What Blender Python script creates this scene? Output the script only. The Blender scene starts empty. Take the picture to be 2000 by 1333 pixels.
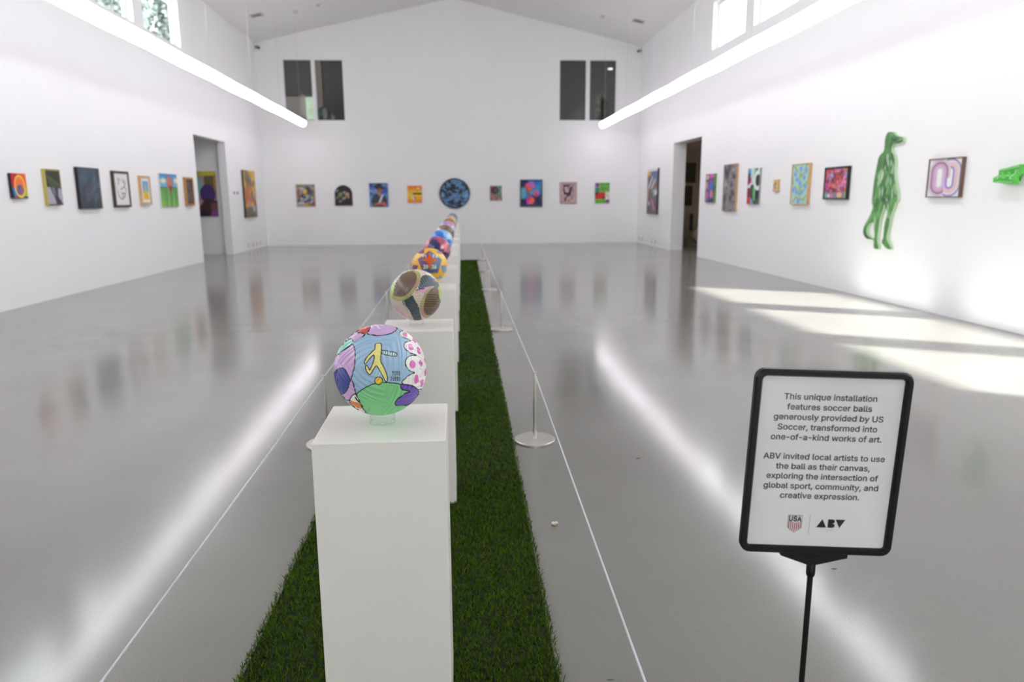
import bpy, bmesh, math, random
import numpy as np
from mathutils import Vector, Matrix, Euler

scene = bpy.context.scene
COL = scene.collection
rng = np.random.default_rng(7)

# ---------------------------------------------------------------- camera, world, sun, exposure
cam_data = bpy.data.cameras.new('camera')
cam_data.sensor_width = 36.0
cam_data.lens = 1407.19 * 36.0 / 2000.0
cam_data.clip_start = 0.05
cam_data.clip_end = 300
cam_data.dof.use_dof = True
cam_data.dof.focus_distance = 1.66
cam_data.dof.aperture_fstop = 3.9
cam_data.dof.aperture_blades = 9
cam = bpy.data.objects.new('camera', cam_data)
COL.objects.link(cam)
CR = Vector((0.99717178, -0.07496954, -0.00529254))
CU = Vector((0.01970908, 0.19289493, 0.98102146))
CW = Vector((0.07252582, 0.97835122, -0.19382696))
CAM = Vector((0, 0, 1.32038701))
cam.matrix_world = Matrix(((CR.x, CU.x, -CW.x, CAM.x), (CR.y, CU.y, -CW.y, CAM.y),
                           (CR.z, CU.z, -CW.z, CAM.z), (0, 0, 0, 1)))
scene.camera = cam

world = bpy.data.worlds.new('sky')
scene.world = world
world.use_nodes = True
wn = world.node_tree
wn.nodes.clear()
w_out = wn.nodes.new('ShaderNodeOutputWorld')
w_bg = wn.nodes.new('ShaderNodeBackground')
w_tc = wn.nodes.new('ShaderNodeTexCoord')
w_sep = wn.nodes.new('ShaderNodeSeparateXYZ')
w_ramp = wn.nodes.new('ShaderNodeValToRGB')
w_ramp.color_ramp.elements[0].position = 0.0
w_ramp.color_ramp.elements[0].color = (0.97, 0.97, 0.95, 1)
w_ramp.color_ramp.elements[1].position = 0.9
w_ramp.color_ramp.elements[1].color = (0.80, 0.89, 1.0, 1)
w_bg.inputs['Strength'].default_value = 8.0
wn.links.new(w_tc.outputs['Generated'], w_sep.inputs[0])
wn.links.new(w_sep.outputs['Z'], w_ramp.inputs[0])
wn.links.new(w_ramp.outputs[0], w_bg.inputs['Color'])
wn.links.new(w_bg.outputs[0], w_out.inputs['Surface'])

sun_data = bpy.data.lights.new('sun', 'SUN')
sun_data.energy = 36.0
sun_data.angle = math.radians(0.7)
sun_data.color = (1.0, 0.975, 0.93)
sun = bpy.data.objects.new('sun', sun_data)
COL.objects.link(sun)
sun.rotation_euler = Vector((1, -0.586, -0.483)).to_track_quat('-Z', 'Y').to_euler()
sun.location = (-20, 20, 15)

scene.view_settings.view_transform = 'Standard'
scene.view_settings.look = 'None'
scene.view_settings.gamma = 1.0
scene.view_settings.use_curve_mapping = False
scene.view_settings.exposure = 0.0
TUBE_STRENGTH = 11.6
scene.cycles.max_bounces = 10
scene.cycles.diffuse_bounces = 6
scene.cycles.transparent_max_bounces = 12
scene.cycles.sample_clamp_indirect = 60.0
scene.cycles.blur_glossy = 0.6

# ---------------------------------------------------------------- room measures (metres)
WL, WR, WF, WB = -5.555, 5.446, 21.833, -6.5     # left, right, far, near walls
EAVE, APEX, APEX_X = 5.64, 6.879, -0.02
TH = 0.16                                        # side wall thickness

# ---------------------------------------------------------------- helpers
def lin(c):
    out = []
    for v in c[:3]:
        v = v / 255.0
        out.append(v / 12.92 if v <= 0.04045 else ((v + 0.055) / 1.055) ** 2.4)
    return tuple(out)

MATS = {}
def mat(name, rgb, rough=0.5, metal=0.0, var=0.04, scale=8.0, bump=0.0, bscale=200.0, spec=0.5, coat=0.0,
        emit=None, estr=0.0, coords='Object'):
    """Principled surface with a noise-driven variation of the colour, optional noise bump."""
    if name in MATS:
        return MATS[name]
    m = bpy.data.materials.new(name)
    m.use_nodes = True
    nt = m.node_tree
    b = nt.nodes['Principled BSDF']
    c = lin(rgb)
    tc = nt.nodes.new('ShaderNodeTexCoord')
    if var > 0:
        n = nt.nodes.new('ShaderNodeTexNoise')
        n.inputs['Scale'].default_value = scale
        n.inputs['Detail'].default_value = 4
        r = nt.nodes.new('ShaderNodeValToRGB')
        r.color_ramp.elements[0].position = 0.3
        r.color_ramp.elements[1].position = 0.7
        r.color_ramp.elements[0].color = tuple(max(0, x * (1 - var)) for x in c) + (1,)
        r.color_ramp.elements[1].color = tuple(min(1, x * (1 + var)) for x in c) + (1,)
        nt.links.new(tc.outputs[coords], n.inputs['Vector'])
        nt.links.new(n.outputs['Fac'], r.inputs['Fac'])
        nt.links.new(r.outputs['Color'], b.inputs['Base Color'])
    else:
        b.inputs['Base Color'].default_value = c + (1,)
    b.inputs['Roughness'].default_value = rough
    b.inputs['Metallic'].default_value = metal
    b.inputs['Specular IOR Level'].default_value = spec
    b.inputs['Coat Weight'].default_value = coat
    if bump > 0:
        n2 = nt.nodes.new('ShaderNodeTexNoise')
        n2.inputs['Scale'].default_value = bscale
        bp = nt.nodes.new('ShaderNodeBump')
        bp.inputs['Strength'].default_value = bump
        bp.inputs['Distance'].default_value = 0.002
        nt.links.new(tc.outputs[coords], n2.inputs['Vector'])
        nt.links.new(n2.outputs['Fac'], bp.inputs['Height'])
        nt.links.new(bp.outputs[0], b.inputs['Normal'])
    if emit:
        b.inputs['Emission Color'].default_value = tuple(emit) + (1,)
        b.inputs['Emission Strength'].default_value = estr
    MATS[name] = m
    return m

def paint_mat(name, rough=0.5, coat=0.0, metal=0.0, spec=0.5):
    """Paint whose colours are stored per vertex."""
    if name in MATS:
        return MATS[name]
    m = bpy.data.materials.new(name)
    m.use_nodes = True
    nt = m.node_tree
    b = nt.nodes['Principled BSDF']
    a = nt.nodes.new('ShaderNodeAttribute')
    a.attribute_name = 'pigment'
    nt.links.new(a.outputs['Color'], b.inputs['Base Color'])
    b.inputs['Roughness'].default_value = rough
    b.inputs['Coat Weight'].default_value = coat
    b.inputs['Coat Roughness'].default_value = 0.15
    b.inputs['Specular IOR Level'].default_value = spec
    b.inputs['Metallic'].default_value = metal
    MATS[name] = m
    return m

def glass_mat(name, tint=(1, 1, 1), gloss=1.0, rough=0.0):
    """Thin sheet: clear transmission plus a Fresnel mirror."""
    if name in MATS:
        return MATS[name]
    m = bpy.data.materials.new(name)
    m.use_nodes = True
    nt = m.node_tree
    nt.nodes.clear()
    o = nt.nodes.new('ShaderNodeOutputMaterial')
    t = nt.nodes.new('ShaderNodeBsdfTransparent')
    t.inputs[0].default_value = tuple(tint) + (1,)
    g = nt.nodes.new('ShaderNodeBsdfGlossy')
    g.inputs['Roughness'].default_value = rough
    f = nt.nodes.new('ShaderNodeLayerWeight')
    p = nt.nodes.new('ShaderNodeMath'); p.operation = 'POWER'; p.inputs[1].default_value = 5.0
    q = nt.nodes.new('ShaderNodeMath'); q.operation = 'MULTIPLY_ADD'; q.inputs[1].default_value = 0.92; q.inputs[2].default_value = 0.045
    nt.links.new(f.outputs['Facing'], p.inputs[0]); nt.links.new(p.outputs[0], q.inputs[0])
    k = nt.nodes.new('ShaderNodeMath')
    k.operation = 'MULTIPLY'
    k.inputs[1].default_value = gloss
    x = nt.nodes.new('ShaderNodeMixShader')
    nt.links.new(q.outputs[0], k.inputs[0])
    nt.links.new(k.outputs[0], x.inputs[0])
    nt.links.new(t.outputs[0], x.inputs[1])
    nt.links.new(g.outputs[0], x.inputs[2])
    nt.links.new(x.outputs[0], o.inputs['Surface'])
    MATS[name] = m
    return m

def tag(o, label=None, cat=None, group=None, kind=None):
    if label: o['label'] = label
    if cat: o['category'] = cat
    if group: o['group'] = group
    if kind: o['kind'] = kind
    return o

def thing(name, label, cat, loc=(0, 0, 0), rz=0.0, group=None):
    o = bpy.data.objects.new(name, None)
    o.empty_display_size = 0.05
    COL.objects.link(o)
    o.location = loc
    o.rotation_euler = (0, 0, rz)
    return tag(o, label, cat, group)

def link_bm(name, bm, m, parent=None, smooth=False, norm=True):
    if norm:
        bmesh.ops.recalc_face_normals(bm, faces=bm.faces[:])
    me = bpy.data.meshes.new(name)
    bm.to_mesh(me)
    bm.free()
    if smooth:
        me.polygons.foreach_set('use_smooth', [True] * len(me.polygons))
    o = bpy.data.objects.new(name, me)
    COL.objects.link(o)
    if m: me.materials.append(m)
    if parent: o.parent = parent
    return o

def struct(o, label=None, cat=None):
    o['kind'] = 'structure'
    if label: o['label'] = label
    if cat: o['category'] = cat
    return o

def add_box(bm, x0, x1, y0, y1, z0, z1, bevel=0.0, seg=2):
    ps = [(x0, y0, z0), (x1, y0, z0), (x1, y1, z0), (x0, y1, z0), (x0, y0, z1), (x1, y0, z1), (x1, y1, z1), (x0, y1, z1)]
    v = [bm.verts.new(p) for p in ps]
    fs = [bm.faces.new([v[i] for i in q]) for q in ((0, 3, 2, 1), (4, 5, 6, 7), (0, 1, 5, 4), (1, 2, 6, 5), (2, 3, 7, 6), (3, 0, 4, 7))]
    if bevel > 0:
        es = list({e for f in fs for e in f.edges})
        bmesh.ops.bevel(bm, geom=es, offset=bevel, segments=seg, affect='EDGES', profile=0.5)
    return v

def add_lathe(bm, prof, n=32, c=(0, 0), z=0.0, close=True):
    rings = []
    for r, h in prof:
        if r < 1e-6:
            rings.append([bm.verts.new((c[0], c[1], z + h))])
        else:
            rings.append([bm.verts.new((c[0] + r * math.cos(2 * math.pi * i / n), c[1] + r * math.sin(2 * math.pi * i / n), z + h)) for i in range(n)])
    for a, b in zip(rings[:-1], rings[1:]):
        for i in range(n):
            j = (i + 1) % n
            if len(a) == 1 and len(b) == 1: continue
            if len(a) == 1: bm.faces.new((a[0], b[i], b[j]))
            elif len(b) == 1: bm.faces.new((a[i], a[j], b[0]))
            else: bm.faces.new((a[i], a[j], b[j], b[i]))

def add_tube(bm, pts, r, n=10, caps=True):
    pts = [Vector(p) for p in pts]
    rad = r if isinstance(r, (list, tuple)) else [r] * len(pts)
    rings = []
    for i, p in enumerate(pts):
        d = (pts[min(i + 1, len(pts) - 1)] - pts[max(i - 1, 0)]).normalized()
        up = Vector((0, 0, 1)) if abs(d.z) < 0.95 else Vector((1, 0, 0))
        s = d.cross(up).normalized()
        t = s.cross(d)
        rings.append([bm.verts.new(p + (s * math.cos(2 * math.pi * k / n) + t * math.sin(2 * math.pi * k / n)) * rad[i]) for k in range(n)])
    for a, b in zip(rings[:-1], rings[1:]):
        for k in range(n):
            bm.faces.new((a[k], a[(k + 1) % n], b[(k + 1) % n], b[k]))
    if caps:
        bm.faces.new(rings[0][::-1])
        bm.faces.new(rings[-1])

def add_prism(bm, pts, z0, z1, axis='z'):
    """extrude a 2-D outline; axis z -> (x,y), axis y -> (x,z)"""
    def P(p, h): return (p[0], p[1], h) if axis == 'z' else (p[0], h, p[1])
    a = [bm.verts.new(P(p, z0)) for p in pts]
    b = [bm.verts.new(P(p, z1)) for p in pts]
    n = len(pts)
    bm.faces.new(a[::-1]); bm.faces.new(b)
    for i in range(n):
        bm.faces.new((a[i], a[(i + 1) % n], b[(i + 1) % n], b[i]))

def slab(bm, axis, p0, p1, us, vs, holes):
    """wall of thickness p0..p1 with rectangular holes (u0,u1,v0,v1)"""
    U = sorted(set([us[0], us[1]] + [h[i] for h in holes for i in (0, 1)]))
    V = sorted(set([vs[0], vs[1]] + [h[i] for h in holes for i in (2, 3)]))
    U = [u for u in U if us[0] <= u <= us[1]]
    V = [v for v in V if vs[0] <= v <= vs[1]]
    cache = {}
    def P(p, u, v):
        k = (p, u, v)
        if k not in cache:
            cache[k] = bm.verts.new((p, u, v) if axis == 'x' else (u, p, v))
        return cache[k]
    def solid(i, j):
        if i < 0 or j < 0 or i >= len(U) - 1 or j >= len(V) - 1: return False
        cu, cv = (U[i] + U[i + 1]) / 2, (V[j] + V[j + 1]) / 2
        return not any(h[0] < cu < h[1] and h[2] < cv < h[3] for h in holes)
    for i in range(len(U) - 1):
        for j in range(len(V) - 1):
            if not solid(i, j): continue
            a, b, c, d = (U[i], V[j]), (U[i + 1], V[j]), (U[i + 1], V[j + 1]), (U[i], V[j + 1])
            for p in (p0, p1):
                bm.faces.new([P(p, *q) for q in (a, b, c, d)])
            for (di, dj, e) in ((-1, 0, (a, d)), (1, 0, (b, c)), (0, -1, (a, b)), (0, 1, (d, c))):
                if not solid(i + di, j + dj):
                    bm.faces.new((P(p0, *e[0]), P(p0, *e[1]), P(p1, *e[1]), P(p1, *e[0])))

# ---------------------------------------------------------------- a small painter on a pixel grid
class Paint:
    """x, y run 0..1 from the upper left; colours are 0..255"""
    def __init__(s, w, h, bg, seed=1):
        s.w, s.h = w, h
        s.a = np.empty((h, w, 3)); s.a[:] = bg
        s.X, s.Y = np.meshgrid((np.arange(w) + 0.5) / w, (np.arange(h) + 0.5) / h)
        s.r = np.random.default_rng(seed)
        s.asp = h / w
    def put(s, m, col, al=1.0):
        m = np.clip(m.astype(float), 0, 1)[..., None] * al
        s.a = s.a * (1 - m) + np.array(col, float) * m
        return s
    def inside(s, pts):
        m = np.zeros(s.X.shape, bool)
        n = len(pts)
        for i in range(n):
            (x0, y0), (x1, y1) = pts[i], pts[(i + 1) % n]
            if y0 == y1: continue
            c = (s.Y >= min(y0, y1)) & (s.Y < max(y0, y1))
            m ^= c & (s.X < x0 + (s.Y - y0) * (x1 - x0) / (y1 - y0))
        return m
    def poly(s, pts, col, al=1.0):
        return s.put(s.inside(pts), col, al)
    def rect(s, x0, y0, x1, y1, col, al=1.0):
        return s.put((s.X >= x0) & (s.X < x1) & (s.Y >= y0) & (s.Y < y1), col, al)
    def ell(s, cx, cy, rx, ry, col, rot=0.0, al=1.0, soft=0.0):
        dx, dy = s.X - cx, (s.Y - cy) * s.asp
        c, n = math.cos(rot), math.sin(rot)
        q = np.sqrt(((dx * c + dy * n) / rx) ** 2 + ((-dx * n + dy * c) / ry) ** 2)
        m = (q < 1).astype(float) if soft == 0 else np.clip((1 + soft - q) / (2 * soft), 0, 1)
        return s.put(m, col, al)
    def ring(s, cx, cy, rx, ry, wd, col, rot=0.0):
        dx, dy = s.X - cx, (s.Y - cy) * s.asp
        c, n = math.cos(rot), math.sin(rot)
        q = np.sqrt(((dx * c + dy * n) / rx) ** 2 + ((-dx * n + dy * c) / ry) ** 2)
        return s.put(np.abs(q - 1) * min(rx, ry) < wd / 2, col)
    def line(s, pts, wd, col, al=1.0, closed=False):
        pts = list(pts) + ([pts[0]] if closed else [])
        d = np.full(s.X.shape, 9.0)
        for (x0, y0), (x1, y1) in zip(pts[:-1], pts[1:]):
            y0, y1 = y0 * s.asp, y1 * s.asp
            vx, vy = x1 - x0, y1 - y0
            L = vx * vx + vy * vy + 1e-12
            yy = s.Y * s.asp
            t = np.clip(((s.X - x0) * vx + (yy - y0) * vy) / L, 0, 1)
            d = np.minimum(d, np.hypot(s.X - x0 - t * vx, yy - y0 - t * vy))
        return s.put(np.clip((wd / 2 - d) * s.w + 0.5, 0, 1), col, al)
    def noise(s, scale, seed=0, oct=3):
        out = np.zeros(s.X.shape); amp = 1.0; tot = 0
        for o in range(oct):
            g = np.random.default_rng(seed + o).random((64, 64))
            u, v = s.X * scale * 2 ** o, s.Y * s.asp * scale * 2 ** o
            i, j = np.floor(u).astype(int), np.floor(v).astype(int)
            fu, fv = u - i, v - j
            fu, fv = fu * fu * (3 - 2 * fu), fv * fv * (3 - 2 * fv)
            A, B = g[j % 64, i % 64], g[j % 64, (i + 1) % 64]
            C, D = g[(j + 1) % 64, i % 64], g[(j + 1) % 64, (i + 1) % 64]
            out += amp * ((A * (1 - fu) + B * fu) * (1 - fv) + (C * (1 - fu) + D * fu) * fv)
            tot += amp; amp *= 0.5
        return out / tot
    def blots(s, n, pal, r0, r1, box=(0, 0, 1, 1), al=0.9, stretch=2.5, rot=None, soft=0.25):
        for _ in range(n):
            rr = s.r.uniform(r0, r1)
            s.ell(s.r.uniform(box[0], box[2]), s.r.uniform(box[1], box[3]), rr * s.r.uniform(1, stretch), rr,
                  pal[s.r.integers(len(pal))], rot=(s.r.uniform(0, 3.1) if rot is None else rot + s.r.normal(0, .25)), al=al, soft=soft)
        return s
    def vgrad(s, c0, c1, y0=0.0, y1=1.0):
        t = np.clip((s.Y - y0) / (y1 - y0), 0, 1)[..., None]
        m = (s.Y >= y0) & (s.Y <= y1)
        s.a[m] = (np.array(c0, float) * (1 - t) + np.array(c1, float) * t)[m]
        return s
    def linear(s):
        v = np.clip(s.a, 0, 255) / 255.0
        return np.where(v <= 0.04045, v / 12.92, ((v + 0.055) / 1.055) ** 2.4)

def grid_mesh(name, co, cols, faces, m, parent=None, smooth=False):
    me = bpy.data.meshes.new(name)
    me.vertices.add(len(co)); me.vertices.foreach_set('co', np.asarray(co, np.float32).ravel())
    faces = np.asarray(faces, np.int32)
    k = faces.shape[1]
    me.loops.add(faces.size); me.loops.foreach_set('vertex_index', faces.ravel())
    me.polygons.add(len(faces))
    me.polygons.foreach_set('loop_start', np.arange(0, faces.size, k, dtype=np.int32))
    me.polygons.foreach_set('loop_total', np.full(len(faces), k, np.int32))
    me.update(calc_edges=True)
    me.validate()
    if cols is not None:
        at = me.color_attributes.new('pigment', 'FLOAT_COLOR', 'POINT')
        at.data.foreach_set('color', np.concatenate([cols, np.ones((len(cols), 1))], 1).astype(np.float32).ravel())
    if smooth:
        me.polygons.foreach_set('use_smooth', np.ones(len(faces), bool))
    if m: me.materials.append(m)
    o = bpy.data.objects.new(name, me)
    COL.objects.link(o)
    if parent: o.parent = parent
    return o

def canvas_mesh(name, w, h, depth, P, side, m, parent=None, mask=None, back=0.0):
    """painted board: local x right, z up, front at y=-depth, back at y=-back"""
    H, W = P.h, P.w
    xs = np.linspace(-w / 2, w / 2, W); zs = np.linspace(h, 0, H)
    X, Z = np.meshgrid(xs, zs)
    co = np.stack([X, np.full_like(X, -depth), Z], -1).reshape(-1, 3)
    cols = P.linear().reshape(-1, 3)
    idx = np.arange(W * H).reshape(H, W)
    f = np.stack([idx[1:, :-1], idx[1:, 1:], idx[:-1, 1:], idx[:-1, :-1]], -1)
    if mask is not None:
        keep = mask[1:, :-1] & mask[1:, 1:] & mask[:-1, 1:] & mask[:-1, :-1]
    else:
        keep = np.ones((H - 1, W - 1), bool)
    faces = [f[keep]]
    # side walls along every kept/unkept border
    pad = np.pad(keep, 1)
    ex_co, ex_f = [], []
    nb = len(co)
    for dj, di, a, b in ((-1, 0, 3, 2), (1, 0, 1, 0), (0, -1, 0, 3), (0, 1, 2, 1)):
        nbk = pad[1 + dj:pad.shape[0] - 1 + dj, 1 + di:pad.shape[1] - 1 + di]
        e = keep & ~nbk
        A, B = f[e][:, a], f[e][:, b]
        n = len(A)
        q = np.concatenate([co[A], co[B], co[B], co[A]]).copy()
        q[2 * n:, 1] = -back
        base = nb + sum(len(c) for c in ex_co)
        ar = np.arange(n)
        ex_f.append(np.stack([base + ar, base + n + ar, base + 2 * n + ar, base + 3 * n + ar], -1))
        ex_co.append(q)
    allco = np.concatenate([co] + ex_co)
    sc = np.array(lin(side))
    allcol = np.concatenate([cols] + [np.tile(sc, (len(c), 1)) for c in ex_co])
    if mask is None:
        b0 = len(allco)
        bk = np.array([(-w / 2, -back, 0), (w / 2, -back, 0), (w / 2, -back, h), (-w / 2, -back, h)])
        allco = np.concatenate([allco, bk]); allcol = np.concatenate([allcol, np.tile(sc, (4, 1))])
        ex_f.append(np.array([[b0 + 3, b0 + 2, b0 + 1, b0]]))
    F = np.concatenate(faces + ex_f)
    used = np.unique(F)
    remap = np.full(len(allco), -1); remap[used] = np.arange(len(used))
    return grid_mesh(name, allco[used], allcol[used], remap[F], m, parent)

WALLS = {'left': (math.pi / 2), 'right': (-math.pi / 2), 'far': 0.0}
def wall_loc(wall, a, b, z):
    c = (a + b) / 2
    return {'left': (WL + .0015, c, z), 'right': (WR - .0015, c, z), 'far': (c, WF - .0015, z)}[wall]

def picture(wall, a, b, z0, z1, depth, P, label, side=(235, 232, 225), frame=None, fw=0.02, mount=None, mw=0.05,
            cat='painting', group=None, name='painting', loc=None, rz=None, fname='frame'):
    w, h = abs(b - a), z1 - z0
    loc = loc or wall_loc(wall, a, b, z0)
    rz = WALLS[wall] if rz is None else rz
    pm = paint_mat('painted_canvas', 0.55)
    if frame is None:
        o = canvas_mesh(name, w, h, depth, P, side, pm)
        o.location = loc; o.rotation_euler = (0, 0, rz)
        return tag(o, label, cat, group)
    t = thing(name, label, cat, loc, rz, group)
    bm = bmesh.new()
    x, d = w / 2, depth
    # four mitred bars with a small lip
    outer = [(-x, 0), (x, 0), (x, h), (-x, h)]
    inner = [(-x + fw, fw), (x - fw, fw), (x - fw, h - fw), (-x + fw, h - fw)]
    for i in range(4):
        j = (i + 1) % 4
        q = [outer[i], outer[j], inner[j], inner[i]]
        f1 = [bm.verts.new((p[0], -d, p[1])) for p in q]
        f0 = [bm.verts.new((p[0], 0.0, p[1])) for p in q]
        bm.faces.new(f1); bm.faces.new(f0[::-1])
        for k in range(4):
            bm.faces.new((f1[k], f1[(k + 1) % 4], f0[(k + 1) % 4], f0[k]))
    link_bm(fname, bm, frame, t)
    cd = d * 0.72
    iw, ih = w - 2 * fw, h - 2 * fw
    if mount:
        bm = bmesh.new()
        add_box(bm, -iw / 2, iw / 2, -cd, -0.001, fw, h - fw)
        link_bm('mount_board', bm, mount, t)
        c = canvas_mesh('canvas', iw - 2 * mw, ih - 2 * mw, cd + 0.004, P, side, pm, t, back=cd)
        c.location = (0, 0, fw + mw)
    else:
        c = canvas_mesh('canvas', iw, ih, cd, P, side, pm, t)
        c.location = (0, 0, fw)
    return t

# ---------------------------------------------------------------- the setting
M_WALL = mat('white_wall_paint', (244, 243, 244), 0.6, var=0.012, scale=0.6, bump=0.08, bscale=350)
M_CEIL = mat('ceiling_paint', (232, 231, 231), 0.75, var=0.012, scale=0.8)
M_VINYL = mat('white_window_vinyl', (238, 240, 242), 0.4, var=0.01)
M_TAUPE = mat('taupe_room_paint', (128, 119, 111), 0.7, var=0.03)
M_DARKROOM = mat('dark_room_paint', (104, 101, 100), 0.75, var=0.04)
M_BLACK = mat('black_plastic', (14, 13, 14), 0.4, var=0.08, bump=0.03, spec=.3)
M_STEEL = mat('brushed_steel', (216, 213, 208), 0.33, 1.0, var=0.05, scale=60)
M_WHITE = mat('white_gloss_enamel', (240, 240, 240), 0.35, var=0.01)
G_PANE = glass_mat('window_glass', (0.93, 0.97, 0.96), 0.8)
G_DARK = glass_mat('inner_window_glass', (0.80, 0.80, 0.80), 0.5)
G_CLEAR = glass_mat('clear_acrylic', (0.985, 0.995, 0.995), .6)

def floor_mat():
    m = bpy.data.materials.new('polished_concrete')
    m.use_nodes = True
    nt = m.node_tree; b = nt.nodes['Principled BSDF']
    tc = nt.nodes.new('ShaderNodeTexCoord')
    def noise(scale, detail, rough=0.5):
        n = nt.nodes.new('ShaderNodeTexNoise')
        n.inputs['Scale'].default_value = scale; n.inputs['Detail'].default_value = detail
        n.inputs['Roughness'].default_value = rough
        nt.links.new(tc.outputs['Object'], n.inputs['Vector'])
        return n
    def ramp(src, p0, c0, p1, c1):
        r = nt.nodes.new('ShaderNodeValToRGB')
        r.color_ramp.elements[0].position, r.color_ramp.elements[1].position = p0, p1
        r.color_ramp.elements[0].color = c0 + (1,); r.color_ramp.elements[1].color = c1 + (1,)
        nt.links.new(src, r.inputs[0])
        return r
    def mix(a, c, fac, mode='MULTIPLY'):
        x = nt.nodes.new('ShaderNodeMix'); x.data_type = 'RGBA'; x.blend_type = mode
        x.inputs[0].default_value = fac
        nt.links.new(a, x.inputs[6]); nt.links.new(c, x.inputs[7])
        return x.outputs[2]
    base = ramp(noise(0.55, 5, .55).outputs[0], .35, lin((130, 128, 122)), .68, lin((142, 140, 134)))
    fine = ramp(noise(260, 3, .7).outputs[0], .35, (.86, .86, .86), .65, (1.05, 1.05, 1.05))
    speck = ramp(noise(75, 2).outputs[0], .30, (.7, .68, .65), .36, (1, 1, 1))
    c = mix(base.outputs[0], fine.outputs[0], 1.0)
    c = mix(c, speck.outputs[0], .35)
    nt.links.new(c, b.inputs['Base Color'])
    rr = ramp(noise(.8, 3, .5).outputs[0], .3, (.128,) * 3, .7, (.15,) * 3)
    nt.links.new(rr.outputs[0], b.inputs['Roughness'])
    b.inputs['IOR'].default_value = 1.5
    bp = nt.nodes.new('ShaderNodeBump')
    bp.inputs['Strength'].default_value = 0.02; bp.inputs['Distance'].default_value = 0.004
    nt.links.new(noise(3.0, 3).outputs[0], bp.inputs['Height'])
    nt.links.new(bp.outputs[0], b.inputs['Normal'])
    return m

bm = bmesh.new(); add_box(bm, -9.0, 9.8, WB - .3, 28.0, -0.15, 0.0)
struct(link_bm('floor', bm, floor_mat()), 'glossy grey polished concrete floor of the gallery')

WTHL, WTHR = 0.18, 0.32
WIN_L = [(14.27 - 2.19 * k, 14.27 - 2.19 * k + 1.78) for k in range(9)]
WIN_R = [(14.02 - 2.18 * k, 14.02 - 2.18 * k + 1.76) for k in range(9)]
WZ0, WZ1 = 4.375, 5.33
DOOR_L, DOOR_R = (16.31, 18.44, 0.0, 2.70), (16.17, 18.29, 0.0, 2.66)
bm = bmesh.new()
slab(bm, 'x', WL - WTHL, WL, (WB - .2, WF + .2), (0.0, EAVE), [DOOR_L] + [(a, b, WZ0, WZ1) for a, b in WIN_L])
struct(link_bm('wall_left', bm, M_WALL), 'long white left wall with a doorway and high windows')
bm = bmesh.new()
slab(bm, 'x', WR, WR + WTHR, (WB - .2, WF + .2), (0.0, EAVE), [DOOR_R] + [(a, b, WZ0, WZ1) for a, b in WIN_R])
struct(link_bm('wall_right', bm, M_WALL), 'long white right wall with a doorway and high windows')
FW = [(-4.835, -3.135, 3.53, 5.225), (3.03, 4.735, 3.55, 5.28)]
bm = bmesh.new()
slab(bm, 'y', WF, WF + .2, (WL - WTHL, WR + WTHR), (0.0, EAVE), FW)
add_prism(bm, [(WL - WTHL, EAVE), (WR + WTHR, EAVE), (APEX_X, APEX + .05)], WF, WF + .2, 'y')
struct(link_bm('wall_far', bm, M_WALL), 'white gabled end wall with two upper inner windows')
bm = bmesh.new()
NEAR_FILL = [(-1.25, -.05, 0.05, 2.35), (.05, 1.25, 0.05, 2.35)]  # glazing behind the camera, added to throw daylight on camera-facing surfaces
slab(bm, 'y', WB - .2, WB, (WL - WTHL, WR + WTHR), (0.0, EAVE), NEAR_FILL)
add_prism(bm, [(WL - WTHL, EAVE), (WR + WTHR, EAVE), (APEX_X, APEX + .05)], WB - .2, WB, 'y')
struct(link_bm('wall_near', bm, M_WALL))
sl = (APEX - EAVE) / (APEX_X - WL); sr = (APEX - EAVE) / (WR - APEX_X)
bm = bmesh.new()
add_prism(bm, [(WL - .6, EAVE - .6 * sl), (APEX_X, APEX), (WR + .6, EAVE - .6 * sr), (WR + .6, EAVE + .25), (APEX_X, APEX + .3), (WL - .6, EAVE + .25)], WB - .3, WF + .3, 'y')
struct(link_bm('ceiling', bm, M_CEIL), 'white vaulted ceiling with a central ridge')

wn_i = 0
def side_window(wall, a, b):
    global wn_i
    wn_i += 1
    d = -1 if wall == 'left' else 1
    x0 = WL if wall == 'left' else WR
    xa, xb = sorted((x0 + d * .10, x0 + d * .165))
    xc, xd = sorted((x0 + d * .085, x0 + d * .125))
    bm = bmesh.new()
    f = .035
    add_box(bm, xa, xb, a, b, WZ0, WZ0 + f); add_box(bm, xa, xb, a, b, WZ1 - f, WZ1)
    add_box(bm, xa, xb, a, a + f, WZ0 + f, WZ1 - f); add_box(bm, xa, xb, b - f, b, WZ0 + f, WZ1 - f)
    fr = struct(link_bm('window_%d' % wn_i, bm, M_VINYL))
    bm = bmesh.new()
    a2, b2, z2, z3, g = a + f, b - f, WZ0 + f, WZ1 - f, .03
    xs0, xs1 = sorted((x0 + d * .115, x0 + d * .155))
    add_box(bm, xs0, xs1, a2, b2, z2, z2 + g); add_box(bm, xs0, xs1, a2, b2, z3 - g, z3)
    add_box(bm, xs0, xs1, a2, a2 + g, z2 + g, z3 - g); add_box(bm, xs0, xs1, b2 - g, b2, z2 + g, z3 - g)
    link_bm('sash', bm, M_VINYL, fr)
    bm = bmesh.new(); xm = x0 + d * .135
    v = [bm.verts.new(p) for p in ((xm, a2 + g, z2 + g), (xm, b2 - g, z2 + g), (xm, b2 - g, z3 - g), (xm, a2 + g, z3 - g))]
    bm.faces.new(v)
    link_bm('pane', bm, G_PANE, fr)
for a, b in WIN_L: side_window('left', a, b)
for a, b in WIN_R: side_window('right', a, b)

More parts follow.
